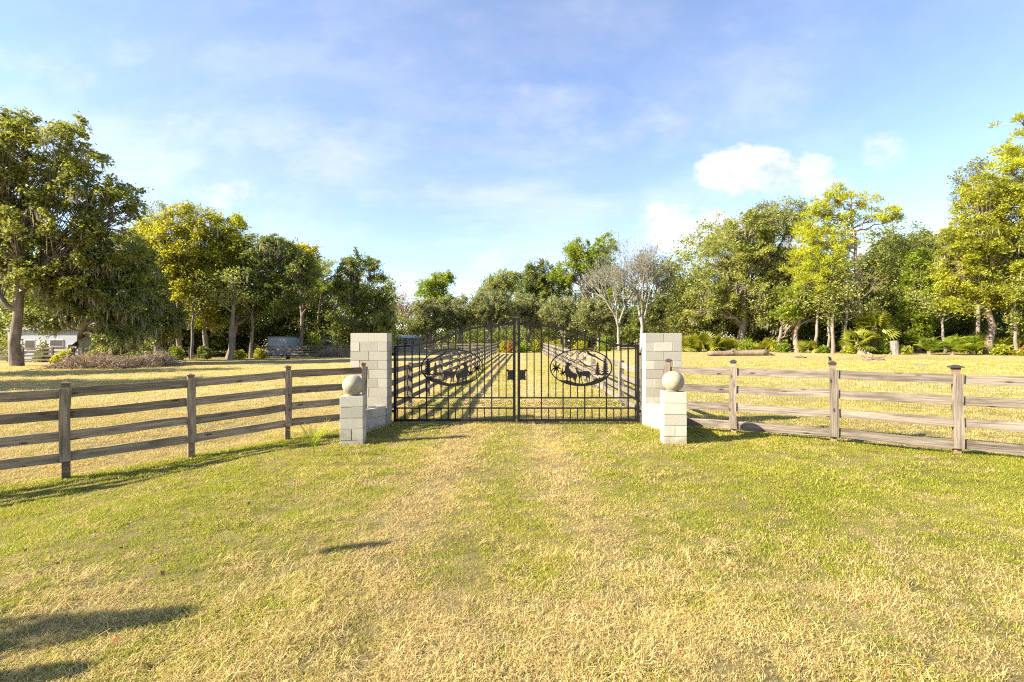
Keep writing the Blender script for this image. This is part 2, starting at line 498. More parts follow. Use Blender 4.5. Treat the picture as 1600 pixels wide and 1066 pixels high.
def straw_amount(x, y):
    """share of dry straw-coloured turf (0 green, 1 straw)"""
    x = np.asarray(x, float); y = np.asarray(y, float)
    n = vnoise(x, y, 0.9, 5) * 0.35 + vnoise(x, y, 0.33, 6) * 0.45 + vnoise(x, y, 2.6, 7) * 0.3 - 0.55
    lawn = 0.26 + 0.0 * x
    wob = 0.25 * (vnoise(x * 0, y, 1.9, 13) - .5)
    lane = (np.exp(-((x + 1.05 + wob) / 0.40) ** 2) + np.exp(-((x - 0.78 - wob) / 0.40) ** 2)) * 0.80 * sstep(2.8, 4.4, y) + 0.06 * np.exp(-(x / 2.0) ** 2)
    front = sstep(4.0, 2.9, y + 1.2 * (vnoise(x, y, 1.3, 9) - 0.5)) * 0.46
    rightg = -0.16 * sstep(2.0, 4.0, x) * sstep(4.5, 6.5, y) * sstep(10, 8, y)
    leftg = -0.14 * sstep(-1.5, -3.5, x) * sstep(3.8, 5.0, y) * sstep(10, 8, y)
    mid = 0.08 * sstep(1, 3, x) * sstep(3.4, 4.2, y) * sstep(6, 5, y)
    s = lawn + lane + front + rightg + leftg + mid
    # the fields behind the fences: dry on the left, greener on the right
    fl = -2.95 + 0.029 * (y - 11)
    behindL = np.where(y < 10.0, (x < -3.3 - (10.0 - y) * 1.104), x < fl) * 1.0
    behindR = np.where(y < 10.0, (x > 3.5 + (10.0 - y) * 1.843), x > 3.2) * 1.0
    s = s * (1 - behindL) + behindL * 0.88
    s = s * (1 - behindR) + behindR * 0.60
    lanein = (1 - behindL) * (1 - behindR) * (y > 10.4)
    s = s + lanein * 0.12
    return np.clip(s + 0.75 * n, 0, 1)


def ticks(lo, hi, mid, fine, grow):
    a = [mid]
    st = fine
    while a[-1] < hi:
        a.append(a[-1] + st); st *= grow
    b = [mid]; st = fine
    while b[-1] > lo:
        b.append(b[-1] - st); st *= grow
    return np.array(sorted(set(b + a)))


xs = ticks(-900, 900, 0.0, 0.16, 1.030)
ys = np.concatenate([np.arange(-40, 0, 4.0), np.arange(0, 14, 0.16), ticks(14, 1500, 14, 0.2, 1.035)])
gx_, gy_ = np.meshgrid(xs, ys)
gzv = ground_z(gx_, gy_)
nx_, ny_ = len(xs), len(ys)
ii = (np.arange(ny_ - 1)[:, None] * nx_ + np.arange(nx_ - 1)[None, :]).ravel()
gf = np.stack([ii, ii + 1, ii + nx_ + 1, ii + nx_], 1)
gme = np_mesh('ground', np.stack([gx_.ravel(), gy_.ravel(), gzv.ravel()], 1), gf, M['ground'], smooth=True)
st_ = straw_amount(gx_.ravel(), gy_.ravel())[:, None]
cg, cs = np.array([[0.29, 0.275, 0.055]]), np.array([[0.47, 0.37, 0.18]])
cfield = cg * (1 - st_) + cs * st_
# thatch and soil, darkened towards the camera to paint shade between the blades
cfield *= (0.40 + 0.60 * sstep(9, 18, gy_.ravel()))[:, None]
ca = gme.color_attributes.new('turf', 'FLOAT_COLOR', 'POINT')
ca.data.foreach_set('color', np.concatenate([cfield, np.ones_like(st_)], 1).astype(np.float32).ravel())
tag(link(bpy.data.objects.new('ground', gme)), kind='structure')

# ------------------------------------------------------------------ block pillars, piers, wing walls
CH = 0.206
JT = 0.008
_blk = {}


def block_mesh(w, d, h):
    key = (round(w, 3), round(d, 3), round(h, 3))
    if key not in _blk:
        b = 0.004
        bm = bmesh.new()
        bmesh.ops.create_cube(bm, size=1.0)
        for v in bm.verts:
            v.co = Vector((v.co.x * (w - JT), v.co.y * (d - JT), v.co.z * (h - JT)))
        bmesh.ops.bevel(bm, geom=list(bm.edges), offset=b, segments=1, affect='EDGES')
        for v in bm.verts:
            v.co += Vector([random.uniform(-.0016, .0016) for _ in range(3)])
        me = bpy.data.meshes.new('block'); bm.to_mesh(me); bm.free()
        me.materials.append(M['block'])
        _blk[key] = me
    return _blk[key]


def put_block(parent, x, y, z, w, d, h, rz=0.0):
    o = bpy.data.objects.new('block', block_mesh(w, d, h))
    j = random.uniform
    o.location = (x + j(-.002, .002), y + j(-.003, .003), z)
    o.rotation_euler = (0, 0, rz + j(-.004, .004))
    return link(o, parent)


def pillar(x, y, ztop, label):
    """x,y: middle of the front face"""
    W, D = 0.824, 0.412
    t = empty('block_pillar', (x, y + D / 2, 0), label, 'pillar', 'block gate pillars')
    n = 11
    for c in range(n):
        z = ztop - CH * (c + 0.5)
        if c % 2 == 0:
            for sx in (-1, 1):
                for sy in (-1, 1):
                    put_block(t, sx * W / 4, sy * D / 4, z, W / 2, D / 2, CH)
        else:
            for sx in (-1, 1):
                put_block(t, sx * 3 * W / 8, 0, z, W / 4, D, CH)
                put_block(t, 0, sx * D / 4, z, W / 2, D / 2, CH)
    b = MB().box(-W / 2 + .011, W / 2 - .011, -D / 2 + .011, D / 2 - .011, ztop - n * CH, ztop - 0.011)
    b.build('mortar', M['mortar'], t)
    return t


def pier(x, y, ztop, label, rz):
    W = 0.42
    t = empty('block_pier', (x, y + W / 2, 0), label, 'pier', 'low block piers', rz)
    D = 0.31
    for c in range(5):
        z = ztop - CH * (c + 0.5)
        for s in (-1, 1):
            if c % 2 == 0: put_block(t, 0, s * D / 4, z, W, D / 2, CH)
            else: put_block(t, s * W / 4, 0, z, W / 2, D, CH)
    MB().box(-W / 2 + .011, W / 2 - .011, -D / 2 + .011, D / 2 - .011, ztop - 5 * CH, ztop - 0.011).build('mortar', M['mortar'], t)
    return t


def wing(pts, ztop, label):
    """low curved wall of half blocks; pts: centre line"""
    P_ = np.array(pts, float)
    seg = np.linalg.norm(np.diff(P_, axis=0), axis=1); cum = np.concatenate([[0], np.cumsum(seg)])
    Lh = cum[-1]; n = max(2, round(Lh / 0.206)); st = Lh / n
    t = empty('wing_wall', (*P_[0], 0), label, 'wall', 'low wing walls')

    def pt(s):
        return np.array([np.interp(s, cum, P_[:, k]) for k in (0, 1)])
    for c in range(3):
        z = ztop - CH * (c + 0.5)
        s = 0.0 if c % 2 == 0 else -st
        while s < Lh - 1e-6:
            a, b = max(s, 0), min(s + 2 * st, Lh)
            # the bond of full blocks, cut in two where the wall bends
            pa, pb = pt(a), pt(b); mid = (pa + pb) / 2 - P_[0]
            dirv = pb - pa
            put_block(t, mid[0], mid[1], z, float(np.linalg.norm(dirv)) + 0.001, 0.195, CH, math.atan2(dirv[1], dirv[0]))
            s += 2 * st
    k = MB()
    for i in range(n):
        pa, pb = pt(i * st) - P_[0], pt((i + 1) * st) - P_[0]
        dv = pb - pa; ang = math.atan2(dv[1], dv[0]); mid = (pa + pb) / 2
        k.box(-st / 2 - .008, st / 2 + .008, -.078, .078, ztop - 3 * CH, ztop - .012, Matrix.Translation((mid[0], mid[1], 0)) @ Matrix.Rotation(ang, 4, 'Z'))
    k.build('mortar', M['mortar'], t)
    return t


def ball(x, y, z, r, label):
    bm = bmesh.new()
    bmesh.ops.create_uvsphere(bm, u_segments=40, v_segments=24, radius=r)
    for v in bm.verts:
        k = v.co.z / r
        f_ = 1 + 0.012 * math.exp(-(k / 0.045) ** 2) + 0.006 * (vnoise(v.co.x + 9, v.co.z + v.co.y, 0.08) - 0.5)
        v.co.x *= f_; v.co.y *= f_
        if k < -0.94: v.co.z = -r * 0.94
    me = bpy.data.meshes.new('stone_ball'); bm.to_mesh(me); bm.free()
    for p in me.polygons: p.use_smooth = True
    me.materials.append(M['ball'])
    o = link(bpy.data.objects.new('stone_ball', me))
    o.location = (x, y, z + r * 0.94); o.rotation_euler = (0.03, 0.05, random.random() * 3)
    k = MB(); k.tube([(0, 0, -r * .94 - .002), (0, 0, -r * .94 + .012), (0, 0, -r * .94 + .03)], [r * .62, r * .56, r * .40], 20)
    k.build('mortar_bed', M['mortar'], o, True)
    return tag(o, label, 'stone ball', 'stone balls on the piers')


pillar(-3.21, 10.2, 2.10, 'tall cream block gate pillar left of the black iron gate')
pillar(3.40, 10.2, 2.10, 'tall cream block gate pillar right of the black iron gate')
pier(-2.985, 8.35, 0.905, 'low cream block pier carrying a ball, left of the drive', R(6))
pier(3.03, 8.35, 0.975, 'low cream block pier carrying a ball, right of the drive', R(-5))
wl = [(-2.90, 10.19), (-3.03, 9.95), (-3.15, 9.62), (-3.19, 9.25), (-3.10, 8.74)]
wr = [(3.08, 10.19), (3.18, 9.95), (3.28, 9.62), (3.30, 9.25), (3.18, 8.74)]
wing(wl, 0.47, 'low curved block wall, shaded, behind the left pier')
wing(wr, 0.54, 'low curved block wall, sunlit, behind the right pier')
ball(-2.985, 8.56, 0.905, 0.196, 'round concrete ball on the left low block pier')
ball(3.03, 8.56, 0.975, 0.198, 'round concrete ball on the right low block pier')

# ------------------------------------------------------------------ board fences
_brd = {}


def board_mesh(mat, h, th, var):
    key = (mat.name, round(h, 3), round(th, 3), var)
    if key not in _brd:
        rr = random.Random(hash((round(h, 3), var)) & 0xffff)
        n = 6; v = []; bow = rr.uniform(-.018, .010); bow2 = rr.uniform(-.008, .008)
        for i in range(n + 1):
            t = i / n - 0.5
            dz = bow * math.cos(math.pi * t) + bow2 * math.sin(2 * math.pi * t)
            dy = rr.uniform(-.003, .003)
            e0, e1 = rr.uniform(-.004, .004), rr.uniform(-.004, .004)
            v += [(t, -th / 2 + dy, -h / 2 + dz + e0), (t, th / 2 + dy, -h / 2 + dz + e0), (t, th / 2 + dy, h / 2 + dz + e1), (t, -th / 2 + dy, h / 2 + dz + e1)]
        f = [(3, 2, 1, 0), tuple(4 * n + q for q in range(4))]
        for i in range(n):
            for q in range(4):
                a, b = 4 * i + q, 4 * i + (q + 1) % 4
                f.append((a, b, b + 4, a + 4))
        me = bpy.data.meshes.new('board'); me.from_pydata(v, [], f); me.materials.append(mat); me.update()
        _brd[key] = me
    return _brd[key]


def aim(o, a, b):
    d = b - a
    o.location = (a + b) / 2
    o.rotation_euler = (0, -math.atan2(d.z, math.hypot(d.x, d.y)), math.atan2(d.y, d.x))
    o.scale = (d.length, 1, 1)


def fence(label, posts, rails, bh, side, mat, pmat, ph, cap=None, face=None, mesh_wire=False, group='board fences', ps=0.095, th=0.03, detail=True, cat='fence', first_last=(True, True)):
    """posts: (x, y) list. rails: heights of board middles. side: +1 boards left of the walking direction, -1 right"""
    base = Vector((posts[0][0], posts[0][1], 0))
    t = empty('board_fence', base, label, cat, group)
    n = len(posts)
    P3 = [Vector((x, y, gz(x, y))) - base for x, y in posts]
    pm = MB().box(-ps / 2, ps / 2, -ps / 2, ps / 2, -0.25, ph).mesh('post', pmat)
    capm = None
    if cap == 'flat':
        k = MB(); q = ps / 2 + .012
        k.box(-q, q, -q, q, ph + .001, ph + .018)
        k.add([(-q + .01, -q + .01, ph + .018), (q - .01, -q + .01, ph + .018), (q - .01, q - .01, ph + .018), (-q + .01, q - .01, ph + .018), (0, 0, ph + .045)], [(0, 1, 4), (1, 2, 4), (2, 3, 4), (3, 0, 4)])
        capm = k.mesh('post_cap', pmat)
    caps_ = []
    for cq in ((.016, .042) if cap == 'mix' else ()):
        k = MB(); q = ps / 2 + cq
        k.box(-ps / 2 - .006, ps / 2 + .006, -ps / 2 - .006, ps / 2 + .006, ph - .02, ph + .008)
        k.box(-q, q, -q, q, ph + .008, ph + .026)
        k.add([(-q, -q, ph + .026), (q, -q, ph + .026), (q, q, ph + .026), (-q, q, ph + .026), (-.02, -.02, ph + .055), (.02, -.02, ph + .055), (.02, .02, ph + .055), (-.02, .02, ph + .055)],
              [(0, 1, 5, 4), (1, 2, 6, 5), (2, 3, 7, 6), (3, 0, 4, 7), (4, 5, 6, 7)])
        caps_.append(k.mesh('post_cap', M['cap']))
    for i in range(n):
        a = P3[max(i - 1, 0)]; b = P3[min(i + 1, n - 1)]
        ang = math.atan2(b.y - a.y, b.x - a.x)
        nrm = Vector((-math.sin(ang), math.cos(ang), 0)) * side
        if (i == 0 and not first_last[0]) or (i == n - 1 and not first_last[1]):
            continue
        o = bpy.data.objects.new('post', pm); link(o, t)
        o.location = P3[i]; o.rotation_euler = (random.uniform(-.012, .012), random.uniform(-.012, .012), ang)
        if cap == 'mix':
            capm = caps_[0 if i < 3 else 1]
        if capm:
            c = bpy.data.objects.new('post_cap', capm); link(c, o)
        if face:
            fw, z0, z1 = face
            fm = board_mesh(mat, fw, 0.028, 90 + i % 3)
            fb = bpy.data.objects.new('face_board', fm); link(fb, t)
            ctr = P3[i] + nrm * (ps / 2 + th + 0.016)
            fb.location = ctr + Vector((0, 0, (z0 + z1) / 2))
            fb.rotation_mode = 'XYZ'
            # board x axis upright, its thickness along the fence normal
            ex = Vector((0, 0, 1)); ey = nrm.normalized(); ez = ex.cross(ey)
            mt = Matrix((ex, ey, ez)).transposed()
            fb.rotation_euler = mt.to_euler(); fb.scale = (z1 - z0, 1, 1)
    for i in range(n - 1):
        a, b = P3[i], P3[i + 1]
        ang = math.atan2(b.y - a.y, b.x - a.x)
        nrm = Vector((-math.sin(ang), math.cos(ang), 0)) * side
        off = nrm * (ps / 2 + th / 2 + .001)
        d = (b - a).normalized() * 0.003
        for k, h in enumerate(rails):
            me = board_mesh(mat, bh, th, (i * 5 + k * 3) % 8)
            o = bpy.data.objects.new('rail', me); link(o, t)
            j1, j2 = random.uniform(-.008, .008), random.uniform(-.008, .008)
            aim(o, a + off + d + Vector((0, 0, h + j1)), b + off - d + Vector((0, 0, h + j2)))
            if random.random() < .5:
                o.rotation_euler.z += math.pi; o.rotation_euler.y *= -1
    if mesh_wire:
        k = MB(); w = 0.0008
        for i in range(n - 1):
            a, b = P3[i], P3[i + 1]
            ang = math.atan2(b.y - a.y, b.x - a.x)
            nrm = Vector((-math.sin(ang), math.cos(ang), 0)) * side
            off = nrm * (ps / 2 + .0 if False else -ps / 2 - .004)
            ln = (b - a).length; cnt = int(ln / 0.051)
            for q in range(cnt):
                p = a.lerp(b, (q + .5) / cnt) + off
                k.box(p.x - w, p.x + w, p.y - w, p.y + w, p.z - .02, p.z + rails[-1] + .02)
            for h in np.arange(0.03, rails[-1] + .02, 0.102):
                u_ = a + off + Vector((0, 0, float(h))); v_ = b + off + Vector((0, 0, float(h)))
                k.tube([u_, v_], w, 3, cap=False)
        tag(k.build('wire_mesh', M['wire'], t), kind='stuff')
    return t


def line_posts(p0, dirv, dists):
    return [(p0[0] + dirv[0] * s, p0[1] + dirv[1] * s) for s in dists]


# front fence, left: boards face the camera, in their own shade
fence('weathered brown board fence running left from the left block pillar',
      line_posts((-3.27, 9.98), (-0.74, -0.673), (0.0, 1.55, 3.10, 4.65, 6.2, 7.75)), (0.36, 0.675, 0.99, 1.31), 0.143, +1, M['wood_l'], M['wood_post'], 1.44, 'flat', (0.125, 0.29, 1.385))
fence('sunlit grey board fence with black post caps right of the right block pillar',
      line_posts((3.42, 9.98), (0.879, -0.477), (0.0, 1.30, 2.984, 4.71, 6.45, 8.2)), (0.19, 0.555, 0.92, 1.285), 0.158, -1, M['wood_r'], M['wood_post'], 1.47, 'mix', (0.135, 0.12, 1.37), True)


def lane_posts(p0, p1, step):
    L_ = math.hypot(p1[0] - p0[0], p1[1] - p0[1]); n = round(L_ / step)
    return [(p0[0] + (p1[0] - p0[0]) * i / n, p0[1] + (p1[1] - p0[1]) * i / n) for i in range(n + 1)]


fence('long grey board fence along the left side of the lane, boards in shade',
      lane_posts((-3.02, 10.75), (-1.75, 52), 2.44), (0.26, 0.56, 0.86, 1.16), 0.14, +1, M['wood_lane'], M['wood_lane'], 1.27, 'flat', (0.12, 0.19, 1.23))
fence('long sunlit grey board fence along the right side of the lane',
      lane_posts((3.17, 10.75), (3.66, 52), 2.44), (0.26, 0.58, 0.90, 1.22), 0.15, +1, M['wood_lane'], M['wood_lane'], 1.33, 'flat', (0.12, 0.185, 1.30))
fence('far board fence crossing the left field in front of the distant trees',
      lane_posts((-1.9, 52.3), (-31, 53.5), 2.44), (0.26, 0.56, 0.86, 1.16), 0.14, +1, M['wood_lane'], M['wood_lane'], 1.25, None, None)
fence('old grey board fence behind the big oak trunk at the left edge',
      lane_posts((-48.5, 38.0), (-36.8, 39.0), 2.2), (0.28, 0.60, 0.92, 1.24), 0.15, -1, M['wood_lane'], M['wood_lane'], 1.33, None, (0.13, 0.2, 1.3))

# ------------------------------------------------------------------ iron gate
GY = 10.5
GP = F / GY
gX = lambda px: (px - 800) / GP
gZ = lambda py: CAM_H - (py - 533) / GP
GC = 0.105      # middle of the gate


def extrude_poly(k, pts, y0, y1):
    """closed outline in x,z -> slab"""
    n = len(pts)
    a = sum(pts[i][0] * pts[(i + 1) % n][1] - pts[(i + 1) % n][0] * pts[i][1] for i in range(n))
    if a < 0: pts = pts[::-1]
    v = [(x, y0, z) for x, z in pts] + [(x, y1, z) for x, z in pts]
    f = [tuple(range(n)), tuple(range(2 * n - 1, n - 1, -1))]
    for i in range(n):
        j = (i + 1) % n
        f.append((j, i, n + i, n + j))
    k.add(v, f)


def stroke(k, pts, w, y0, y1):
    """ribbon of varying width along a polyline in x,z"""
    P_ = np.array(pts, float); n = len(P_)
    w = np.broadcast_to(np.array(w, float), (n,))
    d = np.gradient(P_, axis=0); d /= np.linalg.norm(d, axis=1, keepdims=True) + 1e-9
    nr = np.stack([-d[:, 1], d[:, 0]], 1)
    l = P_ + nr * w[:, None] / 2; r = P_ - nr * w[:, None] / 2
    extrude_poly(k, [tuple(p) for p in np.concatenate([l, r[::-1]])], y0, y1)


def gate_leaf(s, label):
    """s=+1 right leaf, -1 left leaf (mirror); local x runs from the meeting edge to the hinge"""
    t = empty('iron_gate', (GC, GY, 0), label, 'gate', 'two leaves of the iron gate')
    X = lambda px: s * (gX(px) - GC)
    iron = M['iron']

    def bar(name, x0, x1, y0, y1, z0, z1):
        return MB().box(min(x0, x1), max(x0, x1), y0, y1, z0, z1).build(name, iron, t)
    # stiles
    bar('stile', s * .022, s * .085, -.032, .032, .06, gZ(497))
    hx = 2.80
    bar('stile', s * (hx - .03), s * (hx + .03), -.03, .03, .06, gZ(540.5))
    zb, zl, zu = gZ(656.5), gZ(637.8), gZ(621.7)
    a, b = s * .0852, s * (hx - .0302)
    bar('bottom_rail', a, b, -.02, .02, zb - .028, zb + .022)
    bar('lower_rail', a, b, -.016, .016, zl - .016, zl + .016)
    bar('upper_rail', a, b, -.016, .016, zu - .016, zu + .016)
    arc_px = [(813, 506.6), (830, 507.2), (845, 508.6), (857, 510.0), (868, 511.8), (880, 514.5), (891, 518.0), (902, 521.8), (913.5, 525.5), (925, 529.3), (936, 533.0), (947, 535.8), (956, 538.0), (971, 540.0), (985, 541.3), (1001, 542.2)]
    ax = np.array([abs(gX(p[0]) - GC) for p in arc_px]); az = np.array([gZ(p[1]) for p in arc_px])
    fx = np.linspace(.085, hx - .03, 40); fz = np.interp(fx, ax, az)
    k = MB()
    extrude_poly(k, [(s * x, z + .021) for x, z in zip(fx, fz)] + [(s * x, z - .021) for x, z in zip(fx[::-1], fz[::-1])], -.016, .016)
    k.build('arched_rail', iron, t)
    # oval
    ocx, ocz, oa, ob = 1.487, gZ(574.4), .722, .432

    def in_oval(x):
        q = 1 - ((x - ocx) / (oa - .005)) ** 2
        return None if q <= 0 else ob * math.sqrt(q)
    th_x = []
    for i in range(16):
        x = abs(.344 + .1669 * i - GC)
        thick = i % 3 == 2
        h = .0145 if thick else .0115
        zt = float(np.interp(x, ax, az)) + .055
        segs = []
        o_ = in_oval(x)
        zlow = zb + .0225 if thick else zu + .0165
        if thick: th_x.append(x)
        if o_: segs = [(zlow, ocz - o_), (ocz + o_, zt)]
        else: segs = [(zlow, zt)]
        k = MB()
        for z0, z1 in segs:
            # stop clear of the rails that cross it: the picket passes in one piece, a little thinner than they are
            k.box(s * x - h, s * x + h, -h, h, z0, z1)
        k.add([(s * x - h * 1.7, -h * 1.7, zt), (s * x + h * 1.7, -h * 1.7, zt), (s * x + h * 1.7, h * 1.7, zt), (s * x - h * 1.7, h * 1.7, zt), (s * x, 0, zt + .075)],
              [(0, 1, 4), (1, 2, 4), (2, 3, 4), (3, 0, 4), (3, 2, 1, 0)])
        k.build('picket', iron, t)
        if not thick:
            bar('short_picket', s * (x - h), s * (x + h), -h, h, zb + .0225, zl - .0165)
    # scrolls, one per bay
    edges = [.085] + th_x + [hx - .03]
    for e0, e1 in zip(edges[:-1], edges[1:]):
        w = (e1 - e0); c = (e0 + e1) / 2; zc = (zl + zu) / 2; H = (zu - zl) / 2 - .022
        if w < .2: continue
        k = MB()
        for sg in (-1, 1):
            pts = []
            for i in range(34):                       # outer spiral
                a_ = i / 33 * 3.4 * math.pi
                r = H * 0.80 * (1 - .80 * i / 33)
                pts.append((c + sg * (w * .33 + math.cos(a_ + math.pi) * r * .95), .0, zc + sg * math.sin(a_ + math.pi) * r * .9))
            pts = [(c, 0, zc), (c + sg * w * .08, 0, zc + sg * -H * .25)] + pts
            k.tube([(s * p[0], p[1], p[2]) for p in pts], .0052, 5)
            sm = []
            for i in range(18):
                a_ = i / 17 * 2.6 * math.pi
                r = H * .45 * (1 - .75 * i / 17)
                sm.append((c + sg * (w * .12 + math.cos(a_) * r), 0, zc + sg * (H * .35 + math.sin(a_) * r)))
            k.tube([(s * p[0], p[1], p[2]) for p in sm], .0048, 5)
        k.build('scroll', iron, t, smooth=True)
    # ---- oval medallion: coordinates of the cut-out scene (unit ellipse space, x to the hinge)
    q = lambda zx, zy: (s * (ocx + (zx - 518) / 440 * oa), ocz - (zy - 484) / 268 * ob)
    Q = lambda pts: [q(*p) for p in pts]
    y0, y1 = -.012, -.004
    k = MB(); n = 72
    ring = [(math.cos(i * 2 * math.pi / n), math.sin(i * 2 * math.pi / n)) for i in range(n)]
    vo, vi = [(s * (ocx + c_ * oa), ocz + s_ * ob) for c_, s_ in ring], [(s * (ocx + c_ * (oa - .026)), ocz + s_ * (ob - .026)) for c_, s_ in ring]
    V = [(x, -.015, z) for x, z in vo] + [(x, -.015, z) for x, z in vi] + [(x, .015, z) for x, z in vo] + [(x, .015, z) for x, z in vi]
    Fc = []
    for i in range(n):
        j = (i + 1) % n
        Fc += [(i, j, n + j, n + i), (2 * n + j, 2 * n + i, 3 * n + i, 3 * n + j), (j, i, 2 * n + i, 2 * n + j), (n + i, n + j, 3 * n + j, 3 * n + i)]
    k.add(V, Fc)
    ovalr = k.build('oval_frame', iron, t)
    # ground with tufts
    k = MB()
    top = [(225, 655), (255, 668), (300, 666), (350, 672), (400, 690), (440, 703), (500, 712), (560, 712), (610, 700), (650, 690), (690, 672), (697, 640), (706, 660), (716, 632), (724, 655), (733, 618), (742, 650), (755, 628), (765, 645), (778, 610), (790, 640), (800, 615), (812, 634), (828, 600), (838, 622), (852, 606), (870, 612), (893, 590)]
    bot = []
    for xx in np.linspace(893, 225, 26):
        c_ = (xx - 518) / 440
        bot.append((xx, 484 + 262 * math.sqrt(max(0, 1 - c_ * c_))))
    extrude_poly(k, Q(top + bot), y0, y1)
    k.build('meadow_cutout', iron, ovalr)
    # stag
    k = MB()
    extrude_poly(k, Q([(296, 408), (318, 418), (330, 405), (345, 412), (362, 420), (392, 430), (394, 442), (370, 450), (358, 462), (350, 480), (358, 505), (385, 540), (415, 560), (445, 568), (464, 580), (466, 612), (455, 640), (446, 665), (444, 712), (428, 712), (424, 672), (405, 645), (395, 630), (385, 628), (374, 640), (374, 690), (360, 690), (357, 640), (345, 618), (334, 625), (330, 690), (314, 690), (310, 625), (296, 580), (287, 530), (290, 485), (302, 450), (318, 436), (300, 428)]), y0, y1)
    for pts, w in (([(326, 412), (300, 395), (275, 380), (255, 352), (240, 325), (222, 312)], .011), ([(275, 380), (282, 350), (268, 322)], .009), ([(256, 354), (232, 345)], .008), ([(300, 396), (306, 368), (296, 345)], .009),
                   ([(335, 412), (345, 390), (368, 378), (372, 350)], .010), ([(345, 390), (338, 368)], .008), ([(368, 378), (392, 368)], .008)):
        stroke(k, Q(pts), w, y0, y1)
    k.build('stag_cutout', iron, ovalr)
    k = MB()
    extrude_poly(k, Q([(422, 476), (440, 486), (452, 490), (462, 486), (478, 474), (474, 494), (468, 504), (474, 530), (492, 540), (540, 540), (600, 532), (630, 536), (650, 556), (656, 578), (644, 572), (640, 600), (644, 640), (634, 715), (624, 715), (628, 650), (612, 620), (606, 650), (616, 712), (604, 712), (590, 650), (586, 610), (560, 606), (528, 604), (526, 640), (548, 722), (536, 722), (514, 640), (508, 618), (502, 650), (500, 722), (488, 722), (488, 640), (480, 600), (466, 580), (452, 545), (450, 515), (440, 504), (430, 500), (436, 490)]), y0 - .0005, y1 + .0005)
    k.build('doe_cutout', iron, ovalr)
    # fir trees
    for cx, zt, zb_, wd in ((857, 345, 600, 56), (750, 405, 600, 46)):
        k = MB(); tiers = 7; L_, R_ = [], []
        for i in range(tiers):
            f0, f1 = i / tiers, (i + 1) / tiers
            yy0, yy1 = zt + (zb_ - 25 - zt) * f0, zt + (zb_ - 25 - zt) * f1
            w0, w1 = wd * (0.10 + .45 * f0), wd * (0.25 + .75 * f1)
            R_ += [(cx + w0 * .55, yy0 + 4), (cx + w1, yy1 - 2), (cx + w1 * .8, yy1 + 8)]
            L_ += [(cx - w0 * .55, yy0 + 4), (cx - w1 * .94, yy1 + 3), (cx - w1 * .75, yy1 + 10)]
        extrude_poly(k, Q([(cx, zt - 18)] + R_ + [(cx + 8, zb_ - 18), (cx + 9, zb_), (cx - 9, zb_), (cx - 8, zb_ - 18)] + L_[::-1]), y0 - .0004, y1 + .0004)
        k.build('fir_cutout', iron, ovalr)
    k = MB()
    stroke(k, Q([(640, 575), (720, 582), (800, 586), (900, 578), (938, 560)]), [.012, .016, .022, .024, .02], y0 + .0004, y1 - .0004)
    k.build('branch_cutout', iron, ovalr)
    k = MB()
    stroke(k, Q([(288, 335), (330, 294), (372, 328), (415, 290), (458, 248), (488, 288), (525, 258), (578, 250)]), [.010, .015, .019, .016, .019, .034, .019, .016], y0, y1)
    stroke(k, Q([(590, 228), (625, 285), (680, 312), (740, 340), (800, 378), (850, 405)]), [.012, .062, .045, .034, .030, .02], y0 + .0003, y1 - .0003)
    stroke(k, Q([(355, 385), (395, 388), (418, 400), (460, 358), (500, 388), (550, 425), (600, 466), (660, 462), (730, 456)]), [.010, .016, .019, .020, .020, .021, .032, .019, .014], y0, y1)
    stroke(k, Q([(508, 384), (545, 362), (575, 348), (585, 325), (610, 300)]), [.012, .016, .013, .014, .012], y0 - .0003, y1 + .0003)
    k.build('mountain_cutout', iron, ovalr)
    # palms
    for bx, by, tx, ty, sc in ((176, 640, 168, 505, 1.0), (258, 690, 262, 570, .72)):
        k = MB()
        stroke(k, Q([(bx, by), ((bx + tx) / 2 + 4, (by + ty) / 2), (tx, ty)]), [.022 * sc, .018 * sc, .02 * sc], y0, y1)
        for ddx, ddy, cv in ((-8, -135, 0), (-55, -80, -6), (62, -78, -8), (-68, 30, -42), (75, 10, -42), (40, 55, -30), (-40, 60, -25)):
            ex, ey = tx + ddx * sc, ty + ddy * sc
            mx_, my_ = (tx + ex) / 2, (ty + ey) / 2 + cv * sc
            pts = [((1 - u) ** 2 * tx + 2 * u * (1 - u) * mx_ + u * u * ex, (1 - u) ** 2 * ty + 2 * u * (1 - u) * my_ + u * u * ey) for u in np.linspace(0, 1, 7)]
            stroke(k, Q(pts), np.array([.010, .030, .038, .036, .028, .018, .004]) * sc, y0 - .0004, y1 + .0004)
        k.build('palm_cutout', iron, ovalr)
    # latch plate by the meeting stile
    cx, cz = .125, gZ(585.5)
    pl = [(-.045, -.115), (-.02, -.125), (.0, -.112), (.05, -.12), (.085, -.125), (.10, -.10), (.082, -.085), (.09, -.05), (.072, -.01), (.085, .04), (.075, .065), (.11, .085), (.105, .115), (.07, .13), (.04, .10), (.015, .118), (-.01, .10), (-.045, .12)]
    k = MB()
    extrude_poly(k, [(s * (cx + x), cz + z) for x, z in pl], -.042, -.034)
    k.build('latch_plate', iron, t)
    # hinges to the pillar
    for z in (.30, 1.62):
        k = MB().box(min(s * (hx + .0302), s * (hx + .072)), max(s * (hx + .0302), s * (hx + .072)), -.02, .02, z - .03, z + .03)
        k.build('hinge', iron, t)
    return t


gate_leaf(1, 'right leaf of the black iron gate with a fully lit deer oval')
gate_leaf(-1, 'left leaf of the black iron gate, half in the shadow of the pillar')

